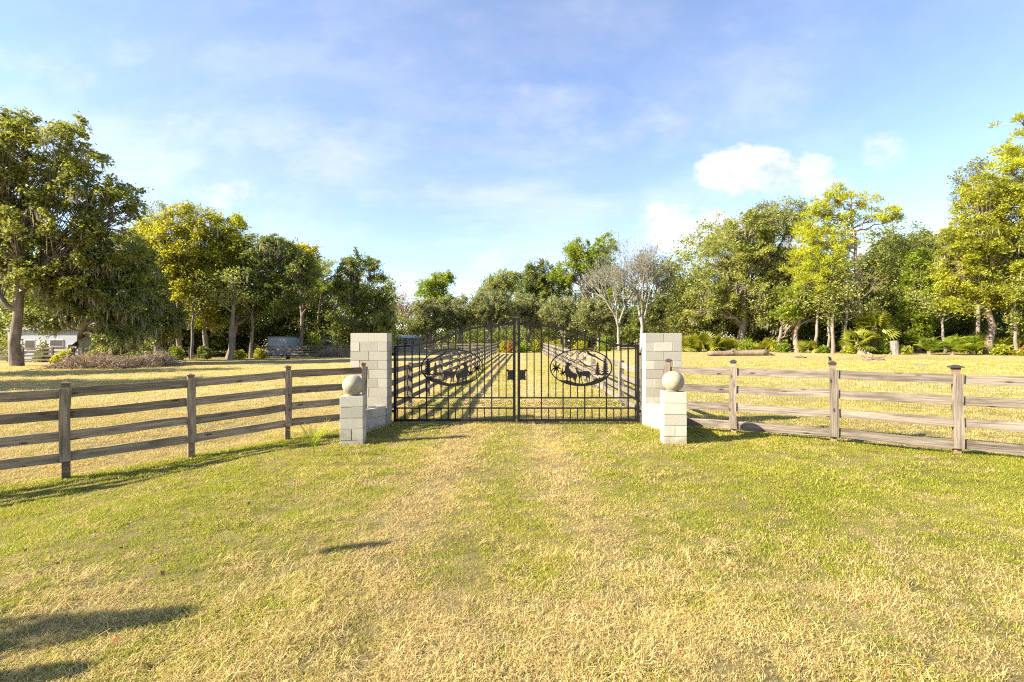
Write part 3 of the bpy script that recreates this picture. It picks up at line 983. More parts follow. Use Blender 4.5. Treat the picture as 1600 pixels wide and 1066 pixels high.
# ------------------------------------------------------------------ trees
def leaf_quads(c, size, rs, up=0.35, aspect=0.55, droop=None):
    """rhombus leaves at centres c"""
    n = len(c)
    nrm = rs.normal(size=(n, 3)); nrm[:, 2] = np.abs(nrm[:, 2]) + up
    nrm /= np.linalg.norm(nrm, axis=1, keepdims=True)
    a = rs.normal(size=(n, 3))
    if droop is not None: a = a * 0.25 + droop
    a -= nrm * (a * nrm).sum(1, keepdims=True) * (0.0 if droop is not None else 1.0)
    a /= np.linalg.norm(a, axis=1, keepdims=True) + 1e-9
    b = np.cross(nrm, a); b /= np.linalg.norm(b, axis=1, keepdims=True) + 1e-9
    sz = np.broadcast_to(size, (n,))[:, None]
    v = np.stack([c - a * sz * .5, c + b * sz * aspect * .5 - a * sz * .05, c + a * sz * .5, c - b * sz * aspect * .5 + a * sz * .05], 1).reshape(-1, 3)
    f = (np.arange(n)[:, None] * 4 + np.arange(4)[None, :])
    return v, f


def leaf_tris(c, size, rs, up=0.35, aspect=0.75):
    n = len(c)
    nrm = rs.normal(size=(n, 3)); nrm[:, 2] = np.abs(nrm[:, 2]) + up
    nrm /= np.linalg.norm(nrm, axis=1, keepdims=True)
    a = rs.normal(size=(n, 3)); a -= nrm * (a * nrm).sum(1, keepdims=True)
    a /= np.linalg.norm(a, axis=1, keepdims=True) + 1e-9
    b = np.cross(nrm, a); sz = np.asarray(size)[:, None]
    v = np.stack([c - a * sz * .5, c + a * sz * .45 + b * sz * aspect * .4, c + a * sz * .35 - b * sz * aspect * .5], 1).reshape(-1, 3)
    return v, np.arange(n)[:, None] * 3 + np.arange(3)[None, :]


def bez(p0, p1, p2, n):
    t = np.linspace(0, 1, n)[:, None]
    return (1 - t) ** 2 * p0 + 2 * t * (1 - t) * p1 + t * t * p2


def kmeans(P_, k, rs):
    c = P_[rs.choice(len(P_), k, replace=False)]
    for _ in range(6):
        lab = ((P_[:, None] - c[None]) ** 2).sum(2).argmin(1)
        for j in range(k):
            if (lab == j).any(): c[j] = P_[lab == j].mean(0)
    return lab, c


def tree(name, label, px, d, lobes, leaf, bark='bark_oak', tr=0.3, n_cl=90, per=130, lsize=0.26, crad=0.9, flat=0.6, moss=0, lean=0.0, fork=0.45, dens=1.0, group=None, seed=None, aspect=0.55, limbs=None, cat='tree', xy=None, tophold=None):
    """lobes: (px, py, rx, ry[, depth offset m]) ellipsoids of the crown in photo pixels at depth d"""
    rs = np.random.default_rng(seed if seed is not None else (int(px * 7 + d * 131) % 100000))
    if xy is None:
        n_cl = int(n_cl * 2.5); per = per * 0.95; lsize = lsize * 0.88; crad = crad * 0.62; moss = int(moss * 3.0)
    pm = F / d
    bx, by = xy if xy else at(px, d)
    bz = gz(bx, by)
    root = empty(name, (bx, by, bz), label, cat, group)
    El = []
    for lo in lobes:
        lx = (lo[0] - 800) / pm - bx; lz = CAM_H - (lo[1] - 533) / pm - bz
        El.append((np.array([lx, (lo[4] if len(lo) > 4 else 0.0), lz]), np.array([lo[2] / pm, max(lo[2] / pm * 0.8, lo[3] / pm * .6), lo[3] / pm])))
    vol = np.array([e[1].prod() ** 0.75 for e in El]); share = vol / vol.sum()
    C = []
    for (c, r), sh in zip(El, share):
        k = max(4, int(round(n_cl * sh)))
        u = rs.normal(size=(k * 3, 3)); u /= np.linalg.norm(u, axis=1, keepdims=True)
        rad = rs.uniform(0.25, 1.0, (k * 3, 1)) ** 0.55 + (rs.random((k * 3, 1)) < .16) * rs.uniform(0, .22, (k * 3, 1))
        p = u * rad
        p = p[(p[:, 2] > -0.75)][:k]
        C.append(c + p * r * 0.93)
    C = np.concatenate(C)
    C[:, 2] = np.maximum(C[:, 2], 0.5)
    # trunk and limbs
    zt = np.percentile(C[:, 2], 65)
    topx, topy = C[:, 0].mean(), C[:, 1].mean()
    zmin = np.percentile(C[:, 2], 5)
    tp = np.array([topx * .8, topy * .6, zt])
    tpts = bez(np.array([0, 0, -0.3]), np.array([lean, 0, zt * .55]), tp, 9)
    tpts[1:-1, :2] += rs.normal(size=(7, 2)) * tr * .35
    trad = tr * np.linspace(1.0, 0.25, 9) ** 0.8; trad[0] *= 1.3; trad[1] *= 1.0
    VV, FF = [], []
    off = 0

    def addtube(p, r, n):
        nonlocal off
        v, f = tube_np(p, r, n); VV.append(v); FF.append(f + off); off += len(v)
    addtube(tpts, trad, 9)
    K = limbs or max(4, min(11, len(C) // 11))
    lab, cen = kmeans(C, K, rs)
    for j in range(K):
        idx = np.where(lab == j)[0]
        if not len(idx): continue
        e = C[idx].mean(0)
        fr = np.clip(fork * (0.55 + rs.random() * .7) + 0.25 * (e[2] - zmin) / (C[:, 2].max() - zmin + .01), .12, .97)
        s0 = np.array([np.interp(fr, np.linspace(0, 1, 9), tpts[:, q]) for q in range(3)])
        if s0[2] > e[2] - .2: 
            fr = max(.1, fr * .6); s0 = np.array([np.interp(fr, np.linspace(0, 1, 9), tpts[:, q]) for q in range(3)])
        mid = s0 * .45 + e * .55; mid[2] = s0[2] + (e[2] - s0[2]) * rs.uniform(.25, .6); mid += rs.normal(size=3) * .3
        lp = bez(s0, mid, e, 8); lp[1:-1] += rs.normal(size=(6, 3)) * .12
        r0 = min(tr * .55, np.interp(fr, np.linspace(0, 1, 9), trad) * .75)
        addtube(lp, np.linspace(r0, r0 * .28, 8), 6)
        for q in idx:
            t0 = rs.uniform(.25, .95); st = np.array([np.interp(t0, np.linspace(0, 1, 8), lp[:, w]) for w in range(3)])
            mm = (st + C[q]) / 2 + rs.normal(size=3) * .25
            addtube(bez(st, mm, C[q], 5), np.linspace(max(.02, r0 * .28), .012, 5), 4)
    tm = np_mesh('trunk', np.concatenate(VV), np.concatenate(FF), M[bark], smooth=True)
    link(bpy.data.objects.new('trunk', tm), root)
    # leaves
    cr = crad * rs.uniform(.45, 1.5, len(C))
    cnt = np.maximum(8, (per * dens * (cr / crad) ** 2)).astype(int)
    ctint = rs.uniform(-.18, .18, len(C))
    rep = np.repeat(np.arange(len(C)), cnt)
    n = len(rep)
    g = rs.normal(size=(n, 3)) * .52
    axs = rs.uniform(.45, 1.35, (len(C), 3))                       # every spray has its own shape and slant
    slant = rs.normal(size=(len(C), 2)) * .45
    pos = C[rep] + g * axs[rep] * cr[rep][:, None] * np.array([1, 1, flat])
    pos[:, 2] += (g[:, 0] * slant[rep, 0] + g[:, 1] * slant[rep, 1]) * cr[rep]
    # droop at the rim
    pos[:, 2] -= 0.25 * (g[:, 0] ** 2 + g[:, 1] ** 2) * cr[rep]
    keep = pos[:, 2] > 0.25
    pos, rep, g = pos[keep], rep[keep], g[keep]
    n = len(pos)
    sz = lsize * rs.uniform(.45, 1.45, n)
    v, f = leaf_tris(pos, sz, rs)
    tint = np.clip(.5 + ctint[rep] + rs.normal(size=n) * .22, 0, 1)
    cm = np_mesh('crown', v, f, M[leaf], tint=np.repeat(tint, 3))
    link(bpy.data.objects.new('crown', cm), root)
    if moss:
        mi = rs.choice(len(C), moss); low = C[mi]
        mpos = np.repeat(low, 16, 0) + rs.normal(size=(moss * 16, 3)) * np.array([.55, .55, .35]) * crad
        ln = rs.uniform(.2, .95, len(mpos)); mpos[:, 2] -= .25 + ln * .4
        ok = mpos[:, 2] > 1.0
        v, f = leaf_quads(mpos[ok], ln[ok], rs, up=0.0, aspect=.12, droop=np.array([[0, 0, -1.6]]))
        tag(link(bpy.data.objects.new('hanging_moss', np_mesh('hanging_moss', v, f, M['moss'], tint=np.repeat(rs.random(ok.sum()), 4))), root), kind='stuff')
    return root


def bare_tree(name, label, px, d, hpx, spread, bark, tr, depth=6, lean=0.0, seed=1, haze=None, group=None, fork_h=.28, cat='tree'):
    """winter tree: recursive twigs, a thin veil of lichen and moss"""
    rs = np.random.default_rng(seed)
    bx, by = at(px, d); bz = gz(bx, by); H = hpx * d / F
    root = empty(name, (bx, by, bz), label, cat, group)
    VV, FF, tips = [], [], []
    off = 0

    def grow(p, dr, ln, r, lev):
        nonlocal off
        e = p + dr * ln
        m_ = (p + e) / 2 + rs.normal(size=3) * ln * .07
        v, f = tube_np(bez(p, m_, e, 4), np.linspace(r, r * .66, 4), 8 if lev == 0 else (5 if lev < 3 else 3))
        VV.append(v); FF.append(f + off); off += len(v)
        if lev >= 3: tips.append(e)
        if lev == depth: return
        k = 3 if (lev < 2 or rs.random() < .55) else 2
        for i in range(k):
            ang = spread * rs.uniform(.45, 1.15); az = 2 * math.pi * (i / k + rs.random() * .3) + lev
            t = np.cross(dr, [math.cos(az), math.sin(az), .1]); t /= np.linalg.norm(t)
            nd_ = dr * math.cos(ang) + t * math.sin(ang); nd_[2] += .12; nd_ /= np.linalg.norm(nd_)
            grow(e, nd_, ln * rs.uniform(.64, .88), r * .66, lev + 1)
    d0 = np.array([lean, 0, 1.0]); d0 /= np.linalg.norm(d0)
    grow(np.array([0, 0, -.3]), d0, H * fork_h, tr, 0)
    link(bpy.data.objects.new('trunk', np_mesh('trunk', np.concatenate(VV), np.concatenate(FF), M[bark], smooth=True)), root)
    T = np.array(tips)
    if haze:
        mat, k, sz = haze
        rep = np.repeat(T, k, 0) + rs.normal(size=(len(T) * k, 3)) * .45
        v, f = leaf_quads(rep, sz * rs.uniform(.5, 1.3, len(rep)), rs, aspect=.35)
        link(bpy.data.objects.new('crown', np_mesh('crown', v, f, M[mat], tint=np.repeat(rs.random(len(rep)), 4))), root)
    return root


def pine(name, label, px, d, toppx, clumps, tr=0.24, tuft=46, group=None, bark='bark_pine', seed=3, lean=0, leaf='leaf_pine'):
    """bare upper trunk, side branches ending in needle tufts; clumps: (px, py, rx, ry)"""
    rs = np.random.default_rng(seed)
    pm = F / d; bx, by = at(px, d); bz = gz(bx, by)
    root = empty(name, (bx, by, bz), label, 'tree', group)
    H = zof(toppx[1], d) - bz; tx = (toppx[0] - 800) / pm - bx
    tp = bez(np.array([0, 0, -.3]), np.array([lean, 0, H * .5]), np.array([tx, 0, H]), 12)
    tp[2:-1, :2] += rs.normal(size=(9, 2)) * .06
    rad = np.linspace(tr, tr * .22, 12)
    VV, FF, off = [], [], 0
    LV, LF, LT, lo = [], [], [], 0

    def add(p, r, n):
        nonlocal off
        v, f = tube_np(p, r, n); VV.append(v); FF.append(f + off); off += len(v)
    add(tp, rad, 8)
    for (cx, cy, rx, ry) in clumps:
        c = np.array([(cx - 800) / pm - bx, rs.uniform(-1.2, 1.2), zof(cy, d) - bz])
        zs = np.clip(c[2] - rs.uniform(.4, 1.6), H * .35, H * .97)
        s0 = np.array([np.interp(zs, tp[:, 2], tp[:, q]) for q in range(3)])
        br = bez(s0, (s0 + c) / 2 + np.array([0, 0, -.25]), c, 7); br[1:-1] += rs.normal(size=(5, 3)) * .09
        add(br, np.linspace(.085, .03, 7), 5)
        k = max(8, int(rx * ry / 17))
        sub = c + rs.normal(size=(k, 3)) * np.array([rx / pm * .55, rx / pm * .5, ry / pm * .5])
        for s in sub:
            add(bez(br[4], (br[4] + s) / 2 + rs.normal(size=3) * .15, s, 4), np.linspace(.03, .012, 4), 3)
        rep = np.repeat(sub, tuft, 0); n = len(rep)
        dr = rs.normal(size=(n, 3)); dr[:, 2] = np.abs(dr[:, 2]) * .9 + .1; dr /= np.linalg.norm(dr, axis=1, keepdims=True)
        ln = rs.uniform(.28, .55, n)[:, None]; side = np.cross(dr, rs.normal(size=(n, 3))); side /= np.linalg.norm(side, axis=1, keepdims=True)
        jit = rs.normal(size=(n, 3)) * .16
        b0 = rep + jit
        v = np.stack([b0, b0 + dr * ln * .5 + side * .036, b0 + dr * ln, b0 + dr * ln * .5 - side * .036], 1).reshape(-1, 3)
        LV.append(v); LF.append(np.arange(n)[:, None] * 4 + np.arange(4) + lo); lo += len(v)
        LT.append(np.repeat(np.clip(.5 + rs.normal(size=n) * .25 + rs.uniform(-.15, .15), 0, 1), 4))
    link(bpy.data.objects.new('trunk', np_mesh('trunk', np.concatenate(VV), np.concatenate(FF), M[bark], smooth=True)), root)
    link(bpy.data.objects.new('crown', np_mesh('crown', np.concatenate(LV), np.concatenate(LF), M[leaf], tint=np.concatenate(LT))), root)
    return root


GL, GCN, GR = 'trees along the left field', 'trees at the end of the lane', 'trees along the right field'
# --- left
tree('live_oak', 'huge spreading oak at the left edge with thick ridged trunk and moss', 27, 34, [(70, 235, 85, 58), (10, 262, 90, 80), (140, 285, 62, 48), (190, 322, 38, 32), (-50, 330, 90, 110), (85, 345, 95, 62), (165, 380, 55, 42), (30, 420, 75, 42), (110, 430, 60, 36)],
     'leaf_big', tr=.35, n_cl=230, per=125, lsize=.26, crad=.92, moss=46, fork=.40, group=GL, limbs=13)
tree('leaning_oak', 'dark mossy oak with a leaning trunk behind the brush pile', 102, 36, [(175, 430, 60, 50), (140, 470, 50, 40), (205, 480, 48, 48), (95, 460, 45, 30), (190, 515, 50, 30), (75, 500, 40, 18)], 'leaf_oak', tr=.32, n_cl=120, per=130, lsize=.26, crad=.85, moss=80, lean=1.8, fork=.5, group=GL)
tree('mossy_oak', 'dark moss-hung oak just right of the brush pile', 245, 42, [(228, 450, 42, 52), (250, 500, 34, 40), (205, 400, 34, 44)], 'leaf_oak', tr=.28, n_cl=80, per=130, crad=.85, moss=55, group=GL)
tree('yellow_tree', 'tall yellow-green tree rising just right of the huge oak', 279, 47, [(275, 345, 32, 28), (290, 388, 50, 44), (262, 415, 44, 42), (300, 445, 46, 40), (240, 370, 30, 36)], 'leaf_yellow', 'bark_grey', tr=.27, n_cl=120, per=120, lsize=.25, crad=.95, moss=20, fork=.5, group=GL)
tree('yellow_tree', 'second yellow-green tree, beside the dark oak, golden at the top', 322, 49, [(352, 352, 36, 26), (340, 400, 42, 42), (370, 390, 26, 36), (345, 450, 44, 36), (330, 490, 36, 30)], 'leaf_gold', 'bark_grey', tr=.26, n_cl=110, per=120, lsize=.25, crad=.95, moss=18, fork=.5, group=GL)
tree('tall_thin_tree', 'thin half-bare tree top showing above the yellow-green trees', 262, 56, [(245, 335, 26, 24), (310, 330, 24, 20), (225, 370, 30, 30)], 'leaf_grey', 'bark_grey', tr=.2, n_cl=44, per=55, lsize=.24, crad=1.0, moss=14, group=GL)
tree('dark_oak', 'dark dense oak with arching limbs left of the pale blue trailer', 358, 49, [(425, 398, 48, 30), (460, 425, 38, 38), (400, 440, 46, 42), (440, 465, 52, 38), (378, 480, 34, 34)], 'leaf_oak', 'bark_oak', tr=.36, n_cl=125, per=130, lsize=.26, crad=.95, moss=30, lean=.6, fork=.45, group=GL)
tree('bushy_oak', 'green oak with yellowish top at the end of the left row', 470, 54, [(470, 395, 26, 18), (480, 420, 22, 22)], 'leaf_yellow', tr=.22, n_cl=40, per=110, crad=.9, group=GL)
pine('slender_pine', 'slender airy pine between the dark oak and the round-topped tree', 496, 60, (508, 410), [(510, 412, 18, 8), (522, 424, 18, 9), (498, 432, 16, 8), (516, 444, 18, 8), (502, 456, 14, 8), (528, 452, 12, 7)], tr=.16, group=GL, seed=21, leaf='leaf_green')
tree('round_tree', 'open green tree with ragged top nearest the left gate pillar', 560, 56, [(562, 412, 34, 17), (590, 432, 18, 16), (540, 440, 26, 24), (596, 468, 22, 22), (560, 465, 42, 26), (545, 500, 36, 26), (592, 498, 28, 24)], 'leaf_oak', 'bark_oak', tr=.26, n_cl=100, per=120, lsize=.26, crad=.85, moss=12, fork=.5, group=GL)
bare_tree('bare_brown_tree', 'far leafless pinkish-brown tree beside the left gate pillar', 632, 92, 75, .42, 'bark_pine', .28, depth=6, seed=5, haze=('twig', 5, .45), group=GL)
bare_tree('bare_brown_tree', 'far leafless brown tree behind the white house left of the lane', 612, 98, 66, .40, 'bark_pine', .25, depth=6, seed=15, haze=('twig', 5, .45), group=GL)
bare_tree('mossy_bare_tree', 'dull grey leafless tree behind the pale blue trailer', 470, 66, 110, .42, 'bark_grey', .26, depth=6, seed=8, haze=('moss', 6, .5), group=GL)
# --- centre
tree('far_oak', 'far green tree standing above the lane oaks, leftmost at the lane', 680, 84, [(690, 437, 24, 14), (672, 452, 26, 18), (688, 470, 30, 18)], 'leaf_green', tr=.3, n_cl=60, per=110, lsize=.32, crad=1.15, group=GCN)
LO = 'grey-green low oaks lining the lane'
tree('lane_oak', 'grey-green oak left of the lane, nearest the far white house', 672, 62, [(672, 490, 32, 26), (655, 508, 22, 16)], 'leaf_grey', 'bark_oak', tr=.26, n_cl=66, per=130, lsize=.24, crad=.85, group=LO)
tree('lane_oak', 'grey-green oak above the oval of the left gate leaf', 718, 63, [(715, 482, 34, 24), (740, 495, 26, 20), (705, 502, 28, 16)], 'leaf_grey', tr=.28, n_cl=74, per=130, lsize=.24, crad=.85, group=LO)
tree('lane_oak', 'grey-green oak beside the end of the left lane fence', 764, 62, [(765, 476, 34, 26), (785, 495, 26, 20)], 'leaf_grey', tr=.28, n_cl=70, per=130, lsize=.24, crad=.85, group=LO)
tree('lane_oak', 'grey-green oak straight behind the middle of the gate', 826, 66, [(820, 478, 34, 22), (840, 495, 30, 22)], 'leaf_grey', tr=.26, n_cl=70, per=130, lsize=.25, crad=.9, group=LO)
tree('lane_oak', 'grey-green oak right of the end of the right lane fence', 882, 62, [(875, 488, 36, 26), (900, 505, 26, 20)], 'leaf_grey', tr=.26, n_cl=74, per=130, lsize=.24, crad=.85, group=LO)
tree('lane_oak', 'grey-green bushy oak left of the pale bare tree', 935, 60, [(925, 492, 32, 24), (948, 510, 22, 18)], 'leaf_grey', tr=.24, n_cl=66, per=130, lsize=.24, crad=.85, group=LO)
tree('far_oak', 'far dark thin-topped tree above the middle of the gate', 785, 80, [(790, 440, 32, 20), (765, 452, 20, 16)], 'leaf_olive', tr=.3, n_cl=50, per=80, lsize=.30, crad=1.05, group=GCN)
tree('far_oak', 'far dark oak right above the arched gate top', 848, 78, [(845, 425, 28, 20), (860, 448, 38, 26), (830, 450, 24, 22)], 'leaf_oak', tr=.34, n_cl=76, per=120, lsize=.31, crad=1.1, group=GCN)
tree('far_oak', 'tall green tree left of the pale bare tree', 915, 74, [(905, 392, 28, 20), (948, 382, 26, 18), (925, 412, 42, 24), (885, 425, 26, 22), (950, 440, 36, 28)], 'leaf_green', tr=.36, n_cl=100, per=120, lsize=.30, crad=1.1, fork=.5, group=GCN)
bare_tree('pale_bare_tree', 'pale leafless tree with many fine branches above the right gate pillar', 1003, 57, 170, .56, 'bark_pale', .32, depth=7, lean=.02, seed=12, haze=('moss', 2, .26), fork_h=.25)
bare_tree('pale_bare_tree', 'pale leafless slimmer tree with fine branches left of the taller pale one', 968, 58, 150, .44, 'bark_pale', .22, depth=7, lean=-.05, seed=31, haze=('moss', 1, .24), fork_h=.27)
tree('shady_oak', 'dark shaded oak just behind the pale bare tree', 1040, 68, [(1035, 430, 26, 30), (1050, 470, 34, 34), (1015, 490, 30, 26)], 'leaf_oak', tr=.3, n_cl=80, per=110, lsize=.30, crad=1.0, moss=14, group=GCN)
# --- right
tree('live_oak', 'broad olive-green oak right of the right gate pillar', 1160, 50, [(1165, 362, 44, 32), (1215, 350, 42, 30), (1140, 400, 46, 36), (1190, 410, 56, 44), (1110, 445, 40, 36), (1165, 460, 62, 38), (1225, 430, 38, 46), (1100, 485, 36, 26), (1195, 490, 50, 26)],
     'leaf_olive', tr=.42, n_cl=230, per=125, lsize=.24, crad=.95, moss=34, fork=.4, limbs=13, group=GR)
tree('airy_tree', 'thin airy grey-green treetop above the broad olive oak', 1205, 55, [(1195, 330, 24, 16), (1240, 330, 24, 18), (1150, 365, 24, 18)], 'leaf_grey', 'bark_grey', tr=.2, n_cl=46, per=60, lsize=.22, crad=.85, group=GR)
tree('rounded_oak', 'low rounded oak between the right gate pillar and the broad oak', 1085, 56, [(1085, 465, 30, 32), (1070, 495, 28, 26), (1105, 500, 28, 24)], 'leaf_olive', tr=.26, n_cl=74, per=125, lsize=.26, crad=.9, moss=12, group=GR)
pine('tall_pine', 'tall pine with flat bright green tufts and a bare brown trunk', 1343, 46, (1330, 306),
     [(1295, 312, 26, 10), (1322, 306, 26, 9), (1350, 318, 24, 9), (1378, 332, 22, 8), (1392, 342, 14, 6), (1280, 332, 28, 12), (1310, 336, 26, 12), (1345, 345, 20, 8), (1268, 352, 26, 12), (1300, 358, 28, 12), (1250, 374, 22, 12), (1285, 380, 28, 14), (1315, 378, 22, 10)],
     tr=.27, tuft=52, group=GR, seed=4)
pine('leafy_pine', 'yellow-green pine left of the tall pine, full to its lower half', 1302, 45, (1290, 372),
     [(1280, 395, 30, 14), (1255, 400, 24, 12), (1300, 408, 24, 13), (1265, 420, 28, 14), (1290, 432, 28, 14), (1255, 442, 22, 12), (1305, 448, 20, 12), (1278, 456, 22, 10), (1310, 425, 18, 10)],
     tr=.20, tuft=52, group=GR, seed=6)
tree('young_oak', 'small bright green tree with clustered trunks below the leafy pine', 1215, 46, [(1240, 462, 24, 14), (1260, 478, 28, 18), (1232, 488, 24, 16), (1285, 490, 22, 16)], 'leaf_green', tr=.2, n_cl=56, per=120, lsize=.22, crad=.75, group=GR)
tree('dark_oak', 'dark shaded oak behind the tall pine and the palm', 1395, 56, [(1390, 385, 34, 18), (1425, 380, 34, 20), (1400, 415, 46, 30), (1380, 455, 44, 36), (1430, 440, 38, 36)], 'leaf_oak', tr=.34, n_cl=120, per=125, lsize=.28, crad=1.0, moss=24, group=GR)
bare_tree('bare_rust_tree', 'small leafless rusty tree in front of the tall pine trunk', 1318, 45, 118, .5, 'bark_grey', .13, depth=5, seed=19, haze=('leaf_rust', 2, .24), fork_h=.32)
tree('cedar', 'dense fresh green cedar right of the palm', 1436, 46, [(1436, 412, 24, 26), (1438, 450, 32, 32), (1434, 490, 34, 32), (1420, 515, 30, 22)], 'leaf_green', tr=.2, n_cl=100, per=120, lsize=.20, crad=.7, group=GR)
tree('golden_oak', 'large golden-green oak filling the right edge', 1545, 42, [(1540, 300, 34, 34), (1575, 335, 44, 48), (1520, 372, 44, 40), (1570, 400, 56, 44), (1500, 425, 42, 40), (1545, 450, 54, 36), (1600, 450, 46, 48), (1485, 465, 30, 28)],
     'leaf_gold', tr=.34, n_cl=220, per=125, lsize=.22, crad=.85, moss=22, fork=.42, limbs=13, group=GR)
tree('thin_topped_tree', 'thin-leaved grey treetop left of the pine tufts at the right edge', 1530, 46, [(1515, 280, 24, 28), (1500, 310, 18, 24), (1530, 258, 16, 14)], 'leaf_grey', 'bark_grey', tr=.18, n_cl=40, per=42, lsize=.20, crad=.8, group=GR)
pine('edge_pine', 'tall pine with bright tufts topmost at the right edge', 1612, 43, (1606, 180),
     [(1592, 188, 22, 9), (1618, 184, 22, 10), (1600, 208, 16, 8), (1570, 240, 24, 10), (1600, 238, 22, 10), (1588, 258, 26, 12), (1560, 268, 26, 12), (1612, 272, 24, 12), (1548, 290, 26, 12), (1585, 292, 28, 13), (1535, 314, 24, 11), (1600, 312, 26, 13)], tr=.26, tuft=52, group=GR, seed=9)
tree('edge_oak', 'dark green oak cut by the right edge of the picture', 1640, 41, [(1625, 360, 40, 50), (1640, 440, 50, 60), (1610, 500, 36, 26)], 'leaf_olive', tr=.32, n_cl=110, per=120, lsize=.24, crad=.9, group=GR)
tree('edge_oak', 'olive oak behind the cedar, filling the gap to the golden oak', 1470, 54, [(1465, 390, 32, 24), (1475, 430, 36, 38), (1460, 470, 40, 34)], 'leaf_olive', tr=.3, n_cl=100, per=125, lsize=.26, crad=.95, moss=14, group=GR)


# trunks that stand clear in front of the dark wood
def plain_trunk(label, px, d, h, r, bark, lean=0.0, group='bare trunks in the wood edge'):
    rs = np.random.default_rng(int(px))
    x, y = at(px, d)
    o = empty('slim_tree', (x, y, gz(x, y)), label, 'tree', group)
    p = bez(np.array([0, 0, -.3]), np.array([lean * .4, 0, h * .5]), np.array([lean, 0, h]), 8); p[1:-1, :2] += rs.normal(size=(6, 2)) * r * .35
    rad = np.linspace(r, r * .5, 8); rad[0] *= 1.35
    v, f = tube_np(p, rad, 8); V, Fx, off = [v], [f], len(v)
    tips = []
    for i in range(9):
        s = p[-1 - (i % 3)]; e = s + rs.normal(size=3) * np.array([1.0, 1.0, .5]) + np.array([0, 0, 1.2])
        v, f = tube_np(bez(s, (s + e) / 2 + rs.normal(size=3) * .2, e, 5), np.linspace(r * .4, .02, 5), 4); V.append(v); Fx.append(f + off); off += len(v); tips.append(e)
    link(bpy.data.objects.new('trunk', np_mesh('trunk', np.concatenate(V), np.concatenate(Fx), M[bark], smooth=True)), o)
    c = np.repeat(np.array(tips), 130, 0); c = c + rs.normal(size=c.shape) * np.array([.55, .55, .35])
    v, f = leaf_quads(c, .24 * rs.uniform(.6, 1.3, len(c)), rs)
    link(bpy.data.objects.new('crown', np_mesh('crown', v, f, M['leaf_olive'], tint=np.repeat(rs.random(len(c)), 4))), o)


for lab, px, d, h, r, bk, ln in (
        ('straight pale trunk, the taller of a pair left of the palm', 1301, 44, 7.5, .16, 'bark_grey', .1),
        ('straight pale trunk, the slimmer left one of a pair left of the palm', 1295, 44.5, 6.0, .13, 'bark_grey', -.1),
        ('pale trunk standing close to the left of the palm', 1319, 44, 4.5, .15, 'bark_grey', .35),
        ('thick brown trunk at the foot of the broad olive oak', 1242, 46, 5.0, .34, 'bark_pine', .1),
        ('slanting pale trunk right of the thick brown trunk', 1272, 45, 4.6, .17, 'bark_grey', .5),
        ('slim pale trunk under the golden oak', 1476, 43, 4.2, .14, 'bark_grey', -.2),
        ('grey mossy trunk rising at the right edge', 1585, 41, 5.5, .15, 'bark_grey', .0),
        ('pale thick trunk at the left, under the yellow-green trees', 360, 45, 6.5, .24, 'bark_grey', .4),
        ('pale slim trunk right of the brush pile', 300, 46, 6.0, .16, 'bark_grey', .2),
        ('slim dark trunk in the shade left of the pale blue trailer', 392, 48, 6.5, .2, 'bark_oak', .1)):
    plain_trunk(lab, px, d, h, r, bk, ln)


# ------------------------------------------------------------------ shrubs, palms
def shrub(name, label, px, d, wpx, hpx, leaf, n=1500, lsize=.16, group=None, seed=None, cat='shrub', flat=1.0):
    rs = np.random.default_rng(seed or int(px * 3 + d))
    x, y = at(px, d); W, H = wpx * d / F / 2, hpx * d / F
    o = empty(name, (x, y, gz(x, y)), label, cat, group)
    k = 16
    c = rs.normal(size=(k, 3)); c /= np.linalg.norm(c, axis=1, keepdims=True); c[:, 2] = np.abs(c[:, 2])
    c *= np.array([W * .75, W * .6, H * .75]) * rs.uniform(.35, 1, (k, 1))
    V, Fx, off = [], [], 0
    for q in c:
        v, f = tube_np(bez(np.array([q[0] * .15, q[1] * .15, -.1]), q * .5 + rs.normal(size=3) * .1, q, 5), np.linspace(.03, .01, 5), 4); V.append(v); Fx.append(f + off); off += len(v)
    link(bpy.data.objects.new('stem', np_mesh('stem', np.concatenate(V), np.concatenate(Fx), M['bark_oak'])), o)
    rep = np.repeat(c, n // k, 0); g = rs.normal(size=rep.shape); g /= np.linalg.norm(g, axis=1, keepdims=True); g *= rs.random((len(g), 1)) ** .4
    p = rep + g * np.array([W * .42, W * .42, H * .34]); p = p[p[:, 2] > .02]
    v, f = leaf_quads(p, lsize * rs.uniform(.6, 1.4, len(p)), rs)
    link(bpy.data.objects.new('foliage', np_mesh('foliage', v, f, M[leaf], tint=np.repeat(np.clip(rs.normal(.5, .25, len(p)), 0, 1), 4))), o)
    return o


def fan_leaf(L_, n=15, fold=.25):
    """fan-shaped palm leaf: stalk along +x then spread blades"""
    V, Fc = [], []
    st = L_ * .45
    V += [(0, -.012, 0), (0, .012, 0), (st, .010, 0), (st, -.010, 0)]; Fc.append((0, 1, 2, 3))
    for i in range(n):
        a = (i / (n - 1) - .5) * 3.6
        l = L_ * .55 * (1 - .12 * abs(a) / 1.8); w = .042 * L_ / 1.1
        d_ = np.array([math.cos(a), math.sin(a), -.10 - .1 * abs(a)]); s_ = np.array([-math.sin(a), math.cos(a), 0])
        o = len(V); b = np.array([st, 0, 0])
        m_ = b + d_ * l * .55; e = b + d_ * l + np.array([0, 0, -.25 * l * .5])
        V += [tuple(b), tuple(m_ + s_ * w), tuple(e), tuple(m_ - s_ * w)]; Fc.append((o, o + 1, o + 2, o + 3))
    return np.array(V), np.array(Fc)


